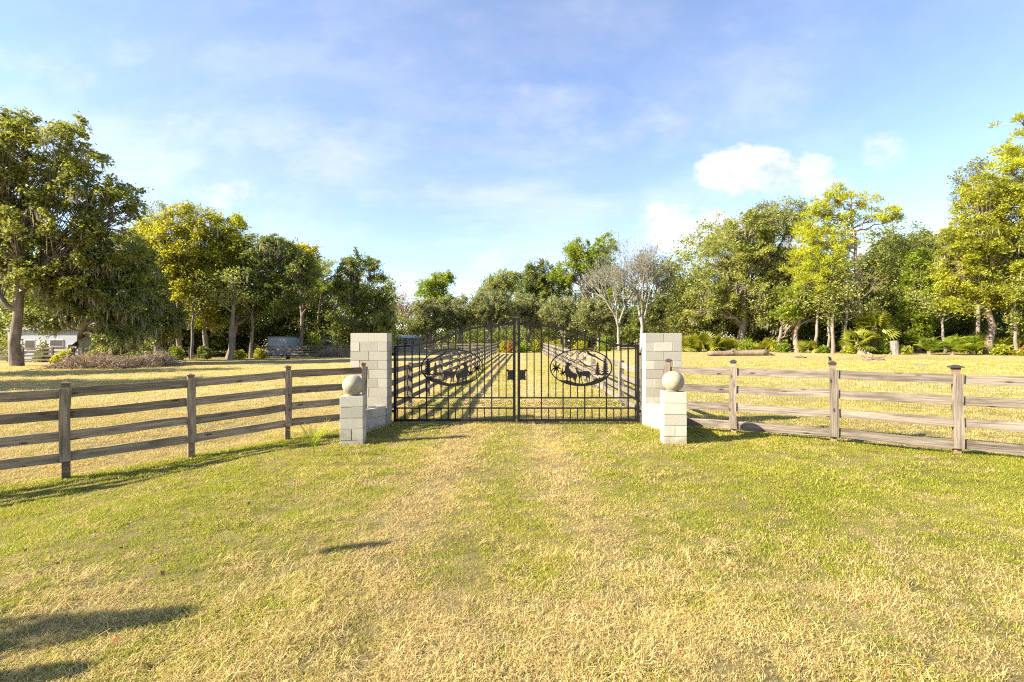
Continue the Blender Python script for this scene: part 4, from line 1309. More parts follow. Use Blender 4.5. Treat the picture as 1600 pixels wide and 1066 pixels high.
def feather_leaf(L_, n=20):
    V, Fc = [], []
    for i in range(n):
        t = (i + .5) / n; x = L_ * t; z = L_ * (.55 * t - .75 * t * t)
        l = L_ * .26 * math.sin(math.pi * min(1, t * .93 + .1)) + .03
        for s in (-1, 1):
            o = len(V)
            V += [(x, 0, z), (x + l * .35, s * l * .5, z + l * .12), (x + l * .55, s * l, z + l * .02), (x + l * .25 - .03, s * l * .5, z + l * .10)]; Fc.append((o, o + 1, o + 2, o + 3))
    for i in range(6):
        t0, t1 = i / 6, (i + 1) / 6; o = len(V)
        f = lambda t: (L_ * t, L_ * (.55 * t - .75 * t * t))
        V += [(f(t0)[0], -.01, f(t0)[1]), (f(t1)[0], -.01, f(t1)[1]), (f(t1)[0], .01, f(t1)[1]), (f(t0)[0], .01, f(t0)[1])]; Fc.append((o, o + 1, o + 2, o + 3))
    return np.array(V), np.array(Fc)


def sprout_leaf(L_, n=7):
    V, Fc = [], []
    f = lambda t: np.array([L_ * t, 0, L_ * (.30 * t - .55 * t * t)])
    for i in range(6):
        p, q = f(i / 6), f((i + 1) / 6); w0, w1 = .006 * (1 - i / 7), .006 * (1 - (i + 1) / 7); o = len(V)
        V += [p + [0, -w0, 0], q + [0, -w1, 0], q + [0, w1, 0], p + [0, w0, 0]]; Fc.append((o, o + 1, o + 2, o + 3))
    for i in range(n):
        p = f(.45 + .55 * i / n); l = L_ * .34 * (1 - .4 * i / n)
        for s_ in (-1, 1):
            o = len(V); d_ = np.array([.82, s_ * .55, .05]) * l; w = np.array([-.3 * s_, .6, 0]) * .009
            V += [p, p + d_ * .5 + w, p + d_ + [0, 0, -l * .2], p + d_ * .5 - w]; Fc.append((o, o + 1, o + 2, o + 3))
    return np.array(V), np.array(Fc)


_fan = {}


def frond_mesh(kind, L_, tint, leaf='leaf_palm'):
    key = (kind, round(L_, 2), round(tint, 1), leaf)
    if key not in _fan:
        v, f = {'fan': fan_leaf, 'feather': feather_leaf, 'sprout': sprout_leaf}[kind](L_)
        rs = np.random.default_rng(len(_fan))
        _fan[key] = np_mesh('frond', v, f, M[leaf], tint=np.clip(tint + rs.normal(size=len(v)) * .08, 0, 1))
    return _fan[key]


def palm(name, label, px, d, trunk_h, n, L_, kind='fan', group=None, elev=(-35, 80), tr=.16, cat='palm', leaf='leaf_palm', tint=(.2, .9)):
    rs = random.Random(int(px * 11 + d))
    x, y = at(px, d)
    o = empty(name, (x, y, gz(x, y)), label, cat, group)
    if trunk_h > .2:
        k = MB(); k.tube([(0, 0, -.2), (.03, 0, trunk_h * .5), (0, .02, trunk_h)], [tr * 1.2, tr, tr * 1.1], 9); k.build('trunk', M['bark_pine'], o, True)
    for i in range(n):
        e = R(rs.uniform(*elev)); az = i * 2.399 + rs.uniform(-.3, .3)
        fm = bpy.data.objects.new('frond', frond_mesh(kind, L_, rs.choice([tint[0], (tint[0] + tint[1]) / 2, tint[1]]), leaf)); link(fm, o)
        fm.location = (0, 0, trunk_h + rs.uniform(-.15, .1) * (1 if trunk_h > .2 else 0) + .03)
        fm.rotation_euler = (rs.uniform(-1.1, 1.1) if kind == 'fan' else rs.uniform(-.4, .4), -e, az); s = rs.uniform(.75, 1.1); fm.scale = (s, s, s)
    return o


palm('cabbage_palm', 'large fan palm with a round head in front of the tall pine', 1366, 43.5, 2.4, 52, 1.95, group=None, elev=(-55, 80), tr=.22)
palm('fan_palm', 'small yellowing fan palm at the left foot of the large fan palm', 1340, 43, 1.1, 24, 1.9, elev=(-40, 70), tr=.15, tint=(.6, 1.0))
pg = 'palmettos along the wood edge'
for lab, px, d, n, L_ in (('palmetto just right of the right gate pillar', 1078, 50, 20, 1.9), ('palmetto second from the right gate pillar', 1098, 49, 22, 2.1), ('palmetto third from the right gate pillar, paler fronds', 1120, 49, 20, 1.9),
                          ('palmetto behind the left end of the fallen log', 1140, 49, 18, 1.6), ('palmetto behind the right end of the fallen log', 1196, 47, 16, 1.5),
                          ('low palmetto at the slanting pale trunk', 1262, 45, 14, 1.3), ('palmetto in the shade under the golden oak', 1530, 43, 22, 1.9), ('palmetto left of the grey mossy trunk at the right edge', 1556, 42.5, 22, 1.9), ('palmetto at the right edge under the dark green oak', 1592, 42, 20, 1.8)):
    palm('palmetto', lab, px, d, 0.25, n, L_, group=pg, elev=(5, 80), tr=.1)
for lab, px, d, L_ in (('dark feathery cycad right of the cedar', 1452, 41.5, 1.7), ('dark feathery cycad in the middle of the front row', 1488, 41, 1.9), ('dark feathery cycad nearest the right edge', 1518, 41.5, 1.6)):
    palm('cycad', lab, px, d, 0.3, 30, L_, 'feather', group='cycads in front of the wood', elev=(0, 75), tr=.16, cat='cycad', leaf='leaf_green', tint=(.2, .8))
sg = 'shrubs along the wood edge'
for lab, px, d, w, h, lf in (
        ('round green shrub beside the pale stump', 1382, 42.5, 30, 26, 'leaf_green'), ('yellow shrub right of the pale stump', 1414, 42, 26, 18, 'leaf_gold'), ('golden low shrub at the right edge of the field', 1572, 40.5, 46, 20, 'leaf_gold'),
        ('rusty low shrub at the far right of the field', 1606, 40, 34, 20, 'leaf_rust'), ('green low shrub left of the large fan palm', 1330, 43, 26, 16, 'leaf_gold'), ('green shrub behind the middle of the fallen log', 1168, 48, 44, 26, 'leaf_green'),
        ('dark green shrub by the thick brown trunk', 1222, 46, 30, 22, 'leaf_green'), ('low shrub between the slanting trunk and the pair of pale trunks', 1284, 44.5, 24, 14, 'leaf_green'),
        ('green shrub at the end of the right lane fence', 870, 56, 34, 26, 'leaf_yellow'), ('yellow-green shrub seen through the right gate leaf', 905, 57, 36, 22, 'leaf_yellow'), ('green shrub left of the pale bare tree', 945, 57, 30, 26, 'leaf_green'), ('dark shrub under the pale bare tree', 1020, 58, 46, 24, 'leaf_olive'),
        ('rust-coloured shrub at the end of the lane', 797, 56, 18, 22, 'leaf_rust'), ('dark green shrub closing the middle of the lane', 818, 57, 26, 20, 'leaf_green'), ('yellow-green shrub at the end of the left lane fence', 784, 57, 18, 18, 'leaf_yellow'), ('olive shrub closing the right of the lane', 838, 57, 22, 22, 'leaf_yellow'),
        ('green shrub under the dark oak, left of the trailer', 405, 47, 26, 26, 'leaf_yellow'), ('pale green shrub at the pale thick trunk', 372, 46, 26, 22, 'leaf_yellow'), ('dark shrub between the yellow-green trees', 318, 46, 30, 26, 'leaf_oak'), ('green shrub by the wire fence right of the brush pile', 275, 44, 30, 26, 'leaf_green'),
        ('large green shrub right of the pale blue trailer', 492, 56, 44, 46, 'leaf_green'), ('dark shrub left of the left gate pillar', 535, 58, 46, 40, 'leaf_oak'), ('bright leafy shrub in front of the white house', 100, 38.5, 34, 26, 'leaf_yellow'), ('tall leafy shrub in front of the white house door', 66, 40.5, 30, 34, 'leaf_big'), ('dark shrub at the left corner of the white house', 22, 41, 34, 40, 'leaf_oak'), ('dark shrub behind the wire fence posts', 170, 41, 44, 36, 'leaf_oak'), ('dark shrub right of the wire fence posts', 225, 43, 50, 36, 'leaf_oak'), ('yellow-green shrub at the foot of the wire fence', 150, 40, 26, 26, 'leaf_yellow')):
    shrub('shrub', lab, px, d, w, h, lf, n=1500, lsize=.20, group=sg)


# trees standing left of the picture, whose shadows cross the field and the lawn
tree('outer_oak', 'oak left of the picture whose shadow stripes the dry field', 0, 15.5, [(-760, 270, 160, 80), (-720, 170, 140, 70)], 'leaf_oak', tr=.4, n_cl=70, per=70, lsize=.4, crad=1.2, xy=(-34, 15.5), group=None)
tree('outer_oak', 'second oak left of the picture, farther back, shading the dry field', 0, 22.5, [(-540, 290, 120, 70), (-520, 210, 100, 70)], 'leaf_oak', tr=.4, n_cl=70, per=70, lsize=.4, crad=1.2, xy=(-42, 22.5), group=None)


def roadside_sapling(label, x, y, h, w, z0, seed):
    rs = np.random.default_rng(seed)
    o = empty('roadside_sapling', (x, y, gz(x, y)), label, 'sapling')
    v, f = tube_np(bez(np.array([0, 0, -.2]), np.array([.05, 0, h * .5]), np.array([0, 0, h]), 8), np.linspace(.06 if w > .2 else .014, .008, 8), 6)
    link(bpy.data.objects.new('trunk', np_mesh('trunk', v, f, M['bark_oak'])), o)
    n = 2600 if w > .2 else 700; t = rs.random(n); z = z0 + (h - z0) * t
    r = w * np.sqrt(np.maximum(.03, 1 - t)) * rs.random(n) ** .5; a = rs.random(n) * 6.283
    P_ = np.stack([np.cos(a) * r, np.sin(a) * r, z], 1)
    v, f = leaf_quads(P_, .09 * rs.uniform(.6, 1.3, n), rs)
    link(bpy.data.objects.new('crown', np_mesh('crown', v, f, M['leaf_oak'], tint=np.repeat(rs.random(n), 4))), o)


roadside_sapling('bushy sapling left of the picture shading the lawn in the lower left', -8.74, 1.36, 4.1, .56, .9, 2)
roadside_sapling('slim sapling left of the picture with a thin shadow on the lawn', -7.72, 2.36, 4.2, .045, 3.88, 3)
roadside_sapling('short sapling left of the picture shading the lower left corner', -6.13, 1.60, 2.35, .40, .5, 4)

# ------------------------------------------------------------------ far buildings and field things
def house(name, label, px0, px1, ytop, ybase, d, wall, depth, wins, door=None, roof=None, gable=0.0, cat='house'):
    x0, x1 = at(px0, d)[0], at(px1, d)[0]; W = x1 - x0
    zb = gz((x0 + x1) / 2, d) - .1; H = zof(ytop, d) - zb
    o = empty(name, ((x0 + x1) / 2, d, zb), label, cat)
    k = MB().box(-W / 2, W / 2, 0, depth, 0, H); k.build('wall', M[wall], o)
    k = MB(); ov = .25
    if gable:
        k.add([(-W / 2 - ov, -ov, H + .01), (W / 2 + ov, -ov, H + .01), (W / 2 + ov, depth / 2, H + gable), (-W / 2 - ov, depth / 2, H + gable), (W / 2 + ov, depth + ov, H + .01), (-W / 2 - ov, depth + ov, H + .01)],
              [(0, 1, 2, 3), (3, 2, 4, 5), (0, 3, 5), (1, 4, 2), (0, 5, 4, 1)])
    else:
        k.box(-W / 2 - .06, W / 2 + .06, -.06, depth + .06, H + .003, H + .09)
    k.build('roof', M[roof or 'roof'], o)
    for (wx, wz, ww, wh) in wins:
        w = MB().box(wx - ww / 2 - .06, wx + ww / 2 + .06, -.05, -.003, wz - wh / 2 - .06, wz + wh / 2 + .06).build('window', M['trim'], o)
        MB().box(wx - ww / 2, wx + ww / 2, -.06, -.0505, wz - wh / 2, wz + wh / 2).build('pane', M['glass'], w)
    if door:
        dx, dw, dh = door
        MB().box(dx - dw / 2, dx + dw / 2, -.04, -.003, .05, dh).build('door', M['trim'], o)
    return o


house('white_house', 'low white house behind the old fence at the left edge', 12, 122, 516, 556, 44, 'white_wall', 5, [(1.35, 1.75, 1.2, .55), (2.75, 1.35, .55, .5), (-1.2, 1.6, .9, .8)], (-.2, .9, 1.95), gable=1.1)
house('white_house', 'far white house with dark windows left of the lane oaks', 616, 652, 528, 546, 74, 'white_wall', 6, [(-1.1, 1.65, .7, .9), (.0, 1.65, .7, .9), (1.1, 1.65, .5, .9)], None, gable=.5, roof='white_wall')
tr_ = house('cargo_trailer', 'pale blue box trailer at the edge of the left wood', 418, 448, 527, 548, 55, 'blue_panel', 4.5, [], (.6, .7, 1.3), cat='trailer')
for wx in (-.7, .7):
    k = MB(); k.tube([(wx - .09, -.12, .12), (wx + .09, -.12, .12)], .3, 12); k.build('wheel', M['black'], tr_)
house('low_shed', 'low white-roofed shed half hidden right of the pale blue trailer', 482, 522, 535, 546, 60, 'roof', 3.5, [], None, gable=.55, roof='white_wall', cat='shed')


def stick_pile(name, label, px0, px1, hpx, d, n, mat, seed, weeds=None, cat='brush pile'):
    rs = np.random.default_rng(seed)
    xc, y = at((px0 + px1) / 2, d); W = (px1 - px0) * d / F / 2; H = hpx * d / F
    o = empty(name, (xc, y, gz(xc, y)), label, cat)
    V, Fx, off = [], [], 0
    for i in range(n):
        t = rs.uniform(-1, 1); prof = (1 - t * t * .8) * (0.6 + .5 * vnoise(t * 5, seed, 1.0))
        c = np.array([t * W, rs.normal() * .8, rs.random() * H * .75 * prof])
        dr = rs.normal(size=3) * np.array([1, .7, .5]); dr /= np.linalg.norm(dr); l = rs.uniform(.4, 1.7)
        a, b = c - dr * l / 2, c + dr * l / 2; a[2] = max(a[2], .0); b[2] = max(b[2], .02)
        r = rs.uniform(.008, .03)
        v, f = tube_np(bez(a, (a + b) / 2 + rs.normal(size=3) * .12, b, 4), np.linspace(r, r * .4, 4), 4); V.append(v); Fx.append(f + off); off += len(v)
    link(bpy.data.objects.new('dead_branches', np_mesh('dead_branches', np.concatenate(V), np.concatenate(Fx), M[mat])), o)
    m_ = n * 16
    t = rs.uniform(-1, 1, m_); prof = (1 - t * t * .8) * (0.55 + .6 * vnoise(t * 6, t * 0 + seed, 1.0))
    P_ = np.stack([t * W, rs.normal(size=m_) * .7, rs.random(m_) * H * prof], 1)
    v, f = leaf_quads(P_, .22 * rs.uniform(.5, 1.4, m_), rs, up=0, aspect=.16)
    link(bpy.data.objects.new('dry_weeds', np_mesh('dry_weeds', v, f, M[weeds or 'twig'], tint=np.repeat(rs.random(m_), 4))), o)
    return o


stick_pile('brush_pile', 'long pile of dry grey brush below the leaning mossy oak', 95, 215, 24, 31.5, 420, 'twig', 3)
stick_pile('brush_pile', 'dark brown brush heap at the right end of the long dry pile', 208, 266, 27, 33, 300, 'bark_oak', 4, 'twig')
stick_pile('brush_pile', 'far brown brush heap left of the left gate pillar', 496, 552, 15, 51, 260, 'bark_oak', 5, 'twig')


def wire_fence():
    posts = [(140, 39), (158, 39.6), (175, 40.2), (189, 40.8), (203, 41.4), (217, 42), (240, 43), (254, 43.6), (264, 44.2), (276, 44.8), (296, 45.4)]
    b = at(*posts[0])
    o = empty('wire_fence', (b[0], b[1], 0), 'thin wire fence on grey posts behind the brush piles', 'fence')
    pts = []
    for px, d in posts:
        x, y = at(px, d); z = gz(x, y); pts.append((x - b[0], y - b[1], z))
        MB().tube([(x - b[0], y - b[1], z - .2), (x - b[0] + random.uniform(-.05, .05), y - b[1], z + 1.25)], .06, 7).build('post', M['wood_lane'], o)
    for h in (.3, .6, .9, 1.18):
        MB().tube([(p[0], p[1] - .062, p[2] + h) for p in pts], .006, 4).build('wire', M['wire'], o)


wire_fence()


def log_thing(label, px0, px1, d, r, seed, name='fallen_log'):
    rs = np.random.default_rng(seed)
    x0, x1 = at(px0, d)[0], at(px1, d - .8)[0]; L_ = x1 - x0; xc = (x0 + x1) / 2
    o = empty(name, (xc, d, gz(xc, d)), label, 'log')
    n = 12; t = np.linspace(-.5, .5, n)
    p = np.stack([t * L_, -t * .8, r * .85 + (ground_z(xc + t * L_, d) - gz(xc, d)) + rs.normal(size=n) * .03], 1)
    rad = r * (1 + rs.normal(size=n) * .07) * np.linspace(.85, 1.08, n)
    k = MB(); k.tube(p, rad, 12); k.build('stem', M['log'], o, True)
    k = MB(); k.tube([p[4], p[4] + np.array([.2, -.25, .25])], [.11, .08], 7); k.build('branch_stub', M['log'], o, True)
    k = MB(); k.tube([p[-2], p[-2] + np.array([.5, -.3, -.05]), p[-2] + np.array([1.0, -.2, -.2])], [.14, .10, .04], 7); k.build('root_stub', M['log'], o, True)
    return o


log_thing('long fallen log lying on the grass before the right wood', 1109, 1203, 41, .27, 1)


def stump(label, px, d, r, h, mat='bark_grey', name='tree_stump'):
    rs = np.random.default_rng(int(px)); x, y = at(px, d)
    o = empty(name, (x, y, gz(x, y)), label, 'stump', 'stumps by the wood edge')
    p = np.array([(0, 0, -.15), (0, 0, .06), (.02, 0, h * .5), (.03, .02, h)]); rad = np.array([r * 1.5, r * 1.25, r, r * .95])
    v, f = tube_np(p, rad, 14); v += rs.normal(size=v.shape) * r * .04
    k = MB(); k.add(v, [tuple(q) for q in f]); nn = len(v)
    k.f.append(tuple(nn - 14 + i for i in range(14)))
    k.build('bole', M[mat], o)
    for i in range(4):
        a = i * 1.7 + rs.random(); k = MB()
        k.tube([(math.cos(a) * r, math.sin(a) * r, .12), (math.cos(a) * r * 1.8, math.sin(a) * r * 1.8, .0), (math.cos(a) * r * 2.4, math.sin(a) * r * 2.4, -.08)], [r * .3, r * .2, r * .08], 6)
        k.build('root', M[mat], o, True)


stump('pale upright stump right of the round green shrub', 1397, 42, .33, 1.25)
stump('low pale stump at the foot of the large fan palm', 1347, 42.4, .40, .55)


def clod(name, label, px, py_d, w, h, mat, seed, cat, spikes=0):
    rs = np.random.default_rng(seed); x, y = at(px, py_d)
    bm = bmesh.new(); bmesh.ops.create_icosphere(bm, subdivisions=3, radius=1)
    for v in bm.verts:
        q = 1 + .35 * (vnoise(v.co.x * 2 + seed, v.co.y * 2 + v.co.z * 3, .7) - .5)
        v.co = Vector((v.co.x * w / 2 * q, v.co.y * w * .35 * q, max(-.05, v.co.z * h * q)))
    me = bpy.data.meshes.new(name); bm.to_mesh(me); bm.free(); me.materials.append(M[mat])
    o = empty(name, (x, y, gz(x, y)), label, cat)
    link(bpy.data.objects.new('mound', me), o)
    for i in range(spikes):
        k = MB(); a = rs.uniform(-1, 1)
        k.tube([(a * w * .35, 0, h * .3), (a * w * .35 + rs.normal() * .2, rs.normal() * .1, h * rs.uniform(1.2, 1.7))], [.05, .02], 5); k.build('stick', M[mat], o)


clod('wood_remnant', 'low brown remnant of wood right of the fallen log', 1249, 37, 1.1, .16, 'log', 1, 'log', 1)
clod('dark_stub', 'small dark stub sticking out of the right field', 1297, 33, .22, .3, 'black', 2, 'stump', 1)
clod('branch_heap', 'small heap of branches in the right field before the palm', 1366, 33.5, 1.5, .26, 'log', 3, 'branches', 4)
clod('flat_plank', 'flat grey piece of wood lying in the right field', 1436, 29, 1.0, .07, 'bark_grey', 4, 'wood')
clod('dark_hump', 'small dark hump in the grass behind the big black post cap', 1497, 27, .5, .1, 'black', 6, 'clod')
clod('black_lump', 'small black lump with an upright stick in the left field', 450, 46, .42, .34, 'black', 5, 'stump', 3)

# young palm sprouting by the left fence
sp = palm('palm_seedling', 'young palm seedling sprouting from the grass by the left fence', 491, 7.6, 0.0, 7, .52, 'sprout', elev=(40, 84), leaf='leaf_green', tint=(.4, .9))

# ------------------------------------------------------------------ grass
SRC = bpy.data.collections.new('grass_sources')


def tuft_mesh(name, mat, nb, rad, h, wd, flop, seed):
    rs = np.random.default_rng(seed)
    V, Fc, T = [], [], []
    for i in range(nb):
        a = rs.random() * 6.283; r = rad * math.sqrt(rs.random())
        b = np.array([math.cos(a) * r, math.sin(a) * r, -.006])
        az = rs.random() * 6.283; d_ = np.array([math.cos(az), math.sin(az), 0]); s_ = np.array([-d_[1], d_[0], 0])
        hh = h * rs.uniform(.45, 1.25); fl = flop * rs.uniform(.3, 1.4) * hh; w = wd * rs.uniform(.6, 1.2)
        m_ = b + np.array([0, 0, hh * .62]) + d_ * fl * .35; e = b + np.array([0, 0, hh * rs.uniform(.55, 1.0) / (1 + flop * .35)]) + d_ * fl
        o = len(V)
        V += [b - s_ * w / 2, b + s_ * w / 2, m_ + s_ * w * .42, m_ - s_ * w * .42, e]
        Fc += [(o, o + 1, o + 2, o + 3), (o + 3, o + 2, o + 4)]
        T += [rs.random()] * 5
    me = bpy.data.meshes.new(name); me.from_pydata([tuple(v) for v in V], [], Fc); me.materials.append(mat)
    a_ = me.attributes.new('tint', 'FLOAT', 'POINT'); a_.data.foreach_set('value', np.array(T, np.float32)); me.update()
    return me


def src_coll(name, defs):
    c = bpy.data.collections.new(name)
    for i, df in enumerate(defs):
        o = bpy.data.objects.new(f'{name}_{i:02d}', tuft_mesh(name, *df)); c.objects.link(o)
    return c


def scatter(name, label, pts, scl, coll, ncoll, seed, cat='grass'):
    rs = np.random.default_rng(seed); n = len(pts)
    me = bpy.data.meshes.new(name); me.vertices.add(n); me.vertices.foreach_set('co', pts.astype(np.float32).ravel())
    a = me.attributes.new('scl', 'FLOAT', 'POINT'); a.data.foreach_set('value', scl.astype(np.float32))
    a = me.attributes.new('pick', 'INT', 'POINT'); a.data.foreach_set('value', rs.integers(0, ncoll, n).astype(np.int32))
    rot = np.stack([rs.normal(size=n) * .12, rs.normal(size=n) * .12, rs.random(n) * 6.283], 1)
    a = me.attributes.new('rot', 'FLOAT_VECTOR', 'POINT'); a.data.foreach_set('vector', rot.astype(np.float32).ravel())
    o = link(bpy.data.objects.new(name, me)); tag(o, label, cat, kind='stuff')
    ng = bpy.data.node_groups.new(name, 'GeometryNodeTree')
    ng.interface.new_socket('Geometry', in_out='INPUT', socket_type='NodeSocketGeometry')
    ng.interface.new_socket('Geometry', in_out='OUTPUT', socket_type='NodeSocketGeometry')
    N, L = ng.nodes, ng.links
    gi, go = N.new('NodeGroupInput'), N.new('NodeGroupOutput')
    ci = N.new('GeometryNodeCollectionInfo'); ci.inputs['Collection'].default_value = coll
    ci.inputs['Separate Children'].default_value = True; ci.inputs['Reset Children'].default_value = True
    ip = N.new('GeometryNodeInstanceOnPoints'); ip.inputs['Pick Instance'].default_value = True

    def na(nm, ty):
        q = N.new('GeometryNodeInputNamedAttribute'); q.data_type = ty; q.inputs['Name'].default_value = nm
        return q.outputs['Attribute']
    L.new(gi.outputs[0], ip.inputs['Points']); L.new(ci.outputs[0], ip.inputs['Instance'])
    L.new(na('pick', 'INT'), ip.inputs['Instance Index'])
    e2r = N.new('FunctionNodeEulerToRotation'); L.new(na('rot', 'FLOAT_VECTOR'), e2r.inputs[0]); L.new(e2r.outputs[0], ip.inputs['Rotation'])
    L.new(na('scl', 'FLOAT'), ip.inputs['Scale']); L.new(ip.outputs[0], go.inputs[0])
    md = o.modifiers.new('scatter', 'NODES'); md.node_group = ng
    return o


green = src_coll('green_tuft', [(M['grass_g'], 46, .085, .029, .0036, 1.2, 100 + i) for i in range(6)])
straw = src_coll('straw_tuft', [(M['grass_s'], 46, .085, .029, .0032, 1.8, 200 + i) for i in range(6)])
longs = src_coll('long_straw_tuft', [(M['grass_s'], 50, .085, .060, .0032, 2.2, 300 + i) for i in range(6)])
fgreen = src_coll('far_green_tuft', [(M['grass_g'], 40, .20, .055, .010, .8, 400 + i) for i in range(4)])
fstraw = src_coll('far_straw_tuft', [(M['grass_s'], 40, .20, .055, .010, 1.1, 500 + i) for i in range(4)])


def region(d0, d1, dens, margin, seed):
    rs = np.random.default_rng(seed)
    W = 1.125 * d1 + margin
    n = int(2 * W * (d1 - d0) * dens)
    x = rs.uniform(-W, W, n); y = rs.uniform(d0, d1, n)
    ok = np.abs(x) < 1.125 * y + margin
    x, y = x[ok], y[ok]
    # keep off the block footings
    bad = np.zeros(len(x), bool)
    for cx, cy, hx, hy in ((-3.21, 10.41, .43, .22), (3.40, 10.41, .43, .22), (-2.985, 8.56, .22, .22), (3.03, 8.56, .22, .22)):
        bad |= (np.abs(x - cx) < hx) & (np.abs(y - cy) < hy)
    for c in (wl, wr):
        for (ax, ay), (bx, by) in zip(c[:-1], c[1:]):
            t = np.clip(((x - ax) * (bx - ax) + (y - ay) * (by - ay)) / ((bx - ax) ** 2 + (by - ay) ** 2), 0, 1)
            bad |= np.hypot(x - ax - t * (bx - ax), y - ay - t * (by - ay)) < .11
    return x[~bad], y[~bad], rs


for i, (d0, d1, dens, mg, k) in enumerate(((0.8, 3.6, 330, 1.2, 1.0), (3.6, 6.0, 230, 1.5, 1.08), (6.0, 9.0, 130, 1.5, 1.3), (9.0, 14.0, 60, 1.0, 1.65))):
    x, y, rs = region(d0, d1, dens, mg, 40 + i)
    s = straw_amount(x, y); is_s = rs.random(len(x)) < s * 1.05 - .02
    z = ground_z(x, y)
    P_ = np.stack([x, y, z], 1)
    hv = .65 + .7 * vnoise(x, y, .55, 21)
    # a little longer along fence lines and footings
    scatter('green_grass', f'short green grass blades of the lawn, band {"nearest the camera" if i == 0 else ("in the near middle" if i == 1 else ("before the piers" if i == 2 else "round the gate"))}', P_[~is_s], (k * hv)[~is_s], green, 6, 60 + i)
    scatter('straw_grass', f'short dry straw blades of the lawn, band {"nearest the camera" if i == 0 else ("in the near middle" if i == 1 else ("before the piers" if i == 2 else "round the gate"))}', P_[is_s], (k * hv)[is_s], straw, 6, 70 + i)
x, y, rs = region(0.8, 5.6, 60, 1.0, 50)
pl = sstep(4.6, 3.1, y + 1.1 * (vnoise(x, y, .9, 31) - .5)) * sstep(.42, .62, vnoise(x, y, .42, 32)) + .55 * sstep(.72, .80, vnoise(x, y, .55, 33)) * np.exp(-((x - .6) / 1.6) ** 2)
ok = rs.random(len(x)) < pl
scatter('long_straw_grass', 'longer flopped straw tufts in the foreground lawn', np.stack([x, y, ground_z(x, y)], 1)[ok], rs.uniform(.6, 1.25, ok.sum()), longs, 6, 80)
x, y, rs = region(14.0, 34.0, 13, 0.5, 55)
s = straw_amount(x, y); is_s = rs.random(len(x)) < s
P_ = np.stack([x, y, ground_z(x, y)], 1)
scatter('field_grass', 'short green grass of the fields behind the fences', P_[~is_s], rs.uniform(.7, 1.3, (~is_s).sum()), fgreen, 4, 81)
scatter('field_grass', 'short dry grass of the fields behind the fences', P_[is_s], rs.uniform(.7, 1.3, is_s.sum()), fstraw, 4, 82)

# ------------------------------------------------------------------ far wood behind the rows, seen as one mass
def cluster_src(name, leaf, n, size, k=5):
    c = bpy.data.collections.new(name)
    for i in range(k):
        rs = np.random.default_rng(900 + i)
        g = rs.normal(size=(n, 3)); g /= np.linalg.norm(g, axis=1, keepdims=True); g *= rs.random((n, 1)) ** .5
        g *= np.array([1.15, 1.15, .8])
        v, f = leaf_quads(g, size * rs.uniform(.5, 1.35, n), rs)
        o = bpy.data.objects.new(f'{name}_{i}', np_mesh(name, v, f, M[leaf], tint=np.repeat(np.clip(rs.normal(.5, .25, n), 0, 1), 4)))
        c.objects.link(o)
    return c


def wood_mass(name, label, spans, leaf, n, seed, size=.27):
    rs = np.random.default_rng(seed)
    P_ = []
    for (p0, p1, d0, d1, ytop, share) in spans:
        k = int(n * share); px = rs.uniform(p0, p1, k); d = rs.uniform(d0, d1, k)
        x = (px - 800) * d / F; h = (CAM_H - (ytop - 533) * d / F) * (0.55 + .75 * vnoise(x, d * .4, 3.4, seed))
        z = ground_z(x, d) + .3 + h * rs.random(k) ** .8
        P_.append(np.stack([x, d, z], 1))
    P_ = np.concatenate(P_)
    scatter(name, label, P_, rs.uniform(.6, 1.45, len(P_)), cluster_src(name + leaf, leaf, 110, size), 5, seed, 'woodland')


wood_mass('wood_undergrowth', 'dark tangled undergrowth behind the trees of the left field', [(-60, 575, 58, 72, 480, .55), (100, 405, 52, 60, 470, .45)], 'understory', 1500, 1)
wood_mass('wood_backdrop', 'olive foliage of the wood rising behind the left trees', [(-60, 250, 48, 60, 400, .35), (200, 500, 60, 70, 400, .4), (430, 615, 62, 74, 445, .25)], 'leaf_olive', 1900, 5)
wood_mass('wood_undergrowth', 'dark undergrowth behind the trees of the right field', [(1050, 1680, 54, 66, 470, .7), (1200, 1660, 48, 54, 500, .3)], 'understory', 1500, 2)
wood_mass('wood_backdrop', 'green foliage of the wood rising behind the right trees', [(1055, 1680, 54, 68, 375, .75), (1360, 1680, 48, 60, 345, .25)], 'leaf_olive', 1900, 6)
wood_mass('wood_backdrop', 'grey-green foliage of the wood at the far end of the lane', [(560, 1080, 85, 100, 480, .5), (740, 1000, 82, 95, 440, .25), (820, 1080, 72, 90, 455, .25)], 'leaf_grey', 1300, 3, .34)
wood_mass('wood_undergrowth', 'shaded undergrowth at the far end of the lane', [(560, 665, 84, 96, 512, .25), (662, 1090, 70, 90, 512, .75)], 'leaf_oak', 600, 7, .3)

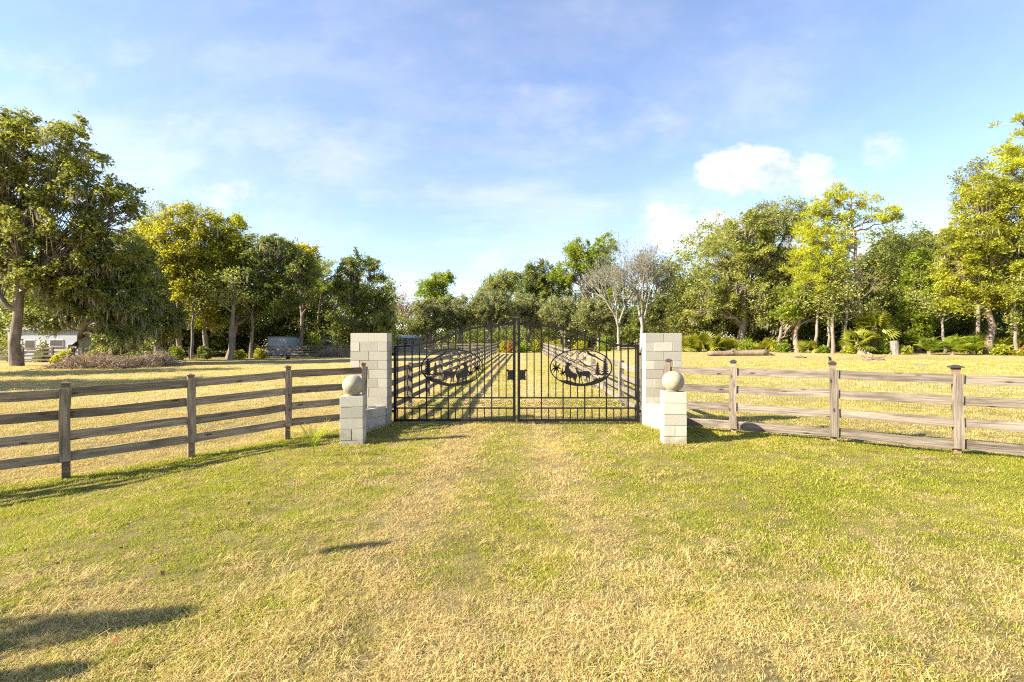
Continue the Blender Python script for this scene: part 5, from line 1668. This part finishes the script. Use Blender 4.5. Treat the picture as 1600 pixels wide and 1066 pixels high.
# darker, longer grass left standing along the foot of the front fences
fx, fy = [], []
for p0, dv, ln in (((-3.4, 9.8), (-0.74, -0.673), 7.0), ((3.5, 9.9), (0.879, -0.477), 7.5)):
    t = rng.uniform(0, ln, 700); o_ = rng.normal(size=700) * .09
    fx.append(p0[0] + dv[0] * t - dv[1] * o_); fy.append(p0[1] + dv[1] * t + dv[0] * o_)
fx, fy = np.concatenate(fx), np.concatenate(fy)
scatter('fence_line_grass', 'longer green grass along the foot of the two front fences', np.stack([fx, fy, ground_z(fx, fy)], 1), rng.uniform(1.2, 2.3, len(fx)), green, 6, 83)

# untrimmed tufts round the block footings and gate posts
tx, ty = [], []
for cx, cy, hx, hy in ((-3.21, 10.41, .43, .22), (3.40, 10.41, .43, .22), (-2.985, 8.56, .23, .18), (3.03, 8.56, .23, .18)):
    for k in range(90):
        e = rng.integers(0, 4); t = rng.uniform(-1, 1); g_ = abs(rng.normal()) * .035 + .015
        tx.append(cx + (t * hx if e < 2 else (hx + g_) * (1 if e == 2 else -1))); ty.append(cy + (t * hy if e > 1 else (hy + g_) * (1 if e == 0 else -1)))
for c_ in (wl, wr):
    for (ax, ay), (bx, by) in zip(c_[:-1], c_[1:]):
        for k in range(34):
            t = rng.random(); sg = rng.choice([-1, 1]); ln = math.hypot(bx - ax, by - ay); o_ = sg * (.115 + abs(rng.normal()) * .03)
            tx.append(ax + t * (bx - ax) - (by - ay) / ln * o_); ty.append(ay + t * (by - ay) + (bx - ax) / ln * o_)
tx, ty = np.array(tx), np.array(ty)
kk = rng.random(len(tx)) < .6
for nm, lab, q, cl_ in (('footing_grass', 'longer green tufts round the foot of the block pillars and piers', kk, green), ('footing_grass', 'longer dry tufts round the foot of the block pillars and piers', ~kk, straw)):
    scatter(nm, lab, np.stack([tx, ty, ground_z(tx, ty)], 1)[q], rng.uniform(1.0, 2.4, q.sum()), cl_, 6, 84)

# fallen leaves
n = 150
lx, ly = rng.uniform(-6, 7, n), rng.uniform(2.4, 8, n)
v, f = leaf_quads(np.stack([lx, ly, ground_z(lx, ly) + .045], 1), .05 * rng.uniform(.6, 1.2, n), rng, up=1.0, aspect=.6)
tag(link(bpy.data.objects.new('fallen_leaves', np_mesh('fallen_leaves', v, f, M['deadleaf']))), 'scattered orange-brown leaves fallen on the lawn', 'leaves', kind='stuff')
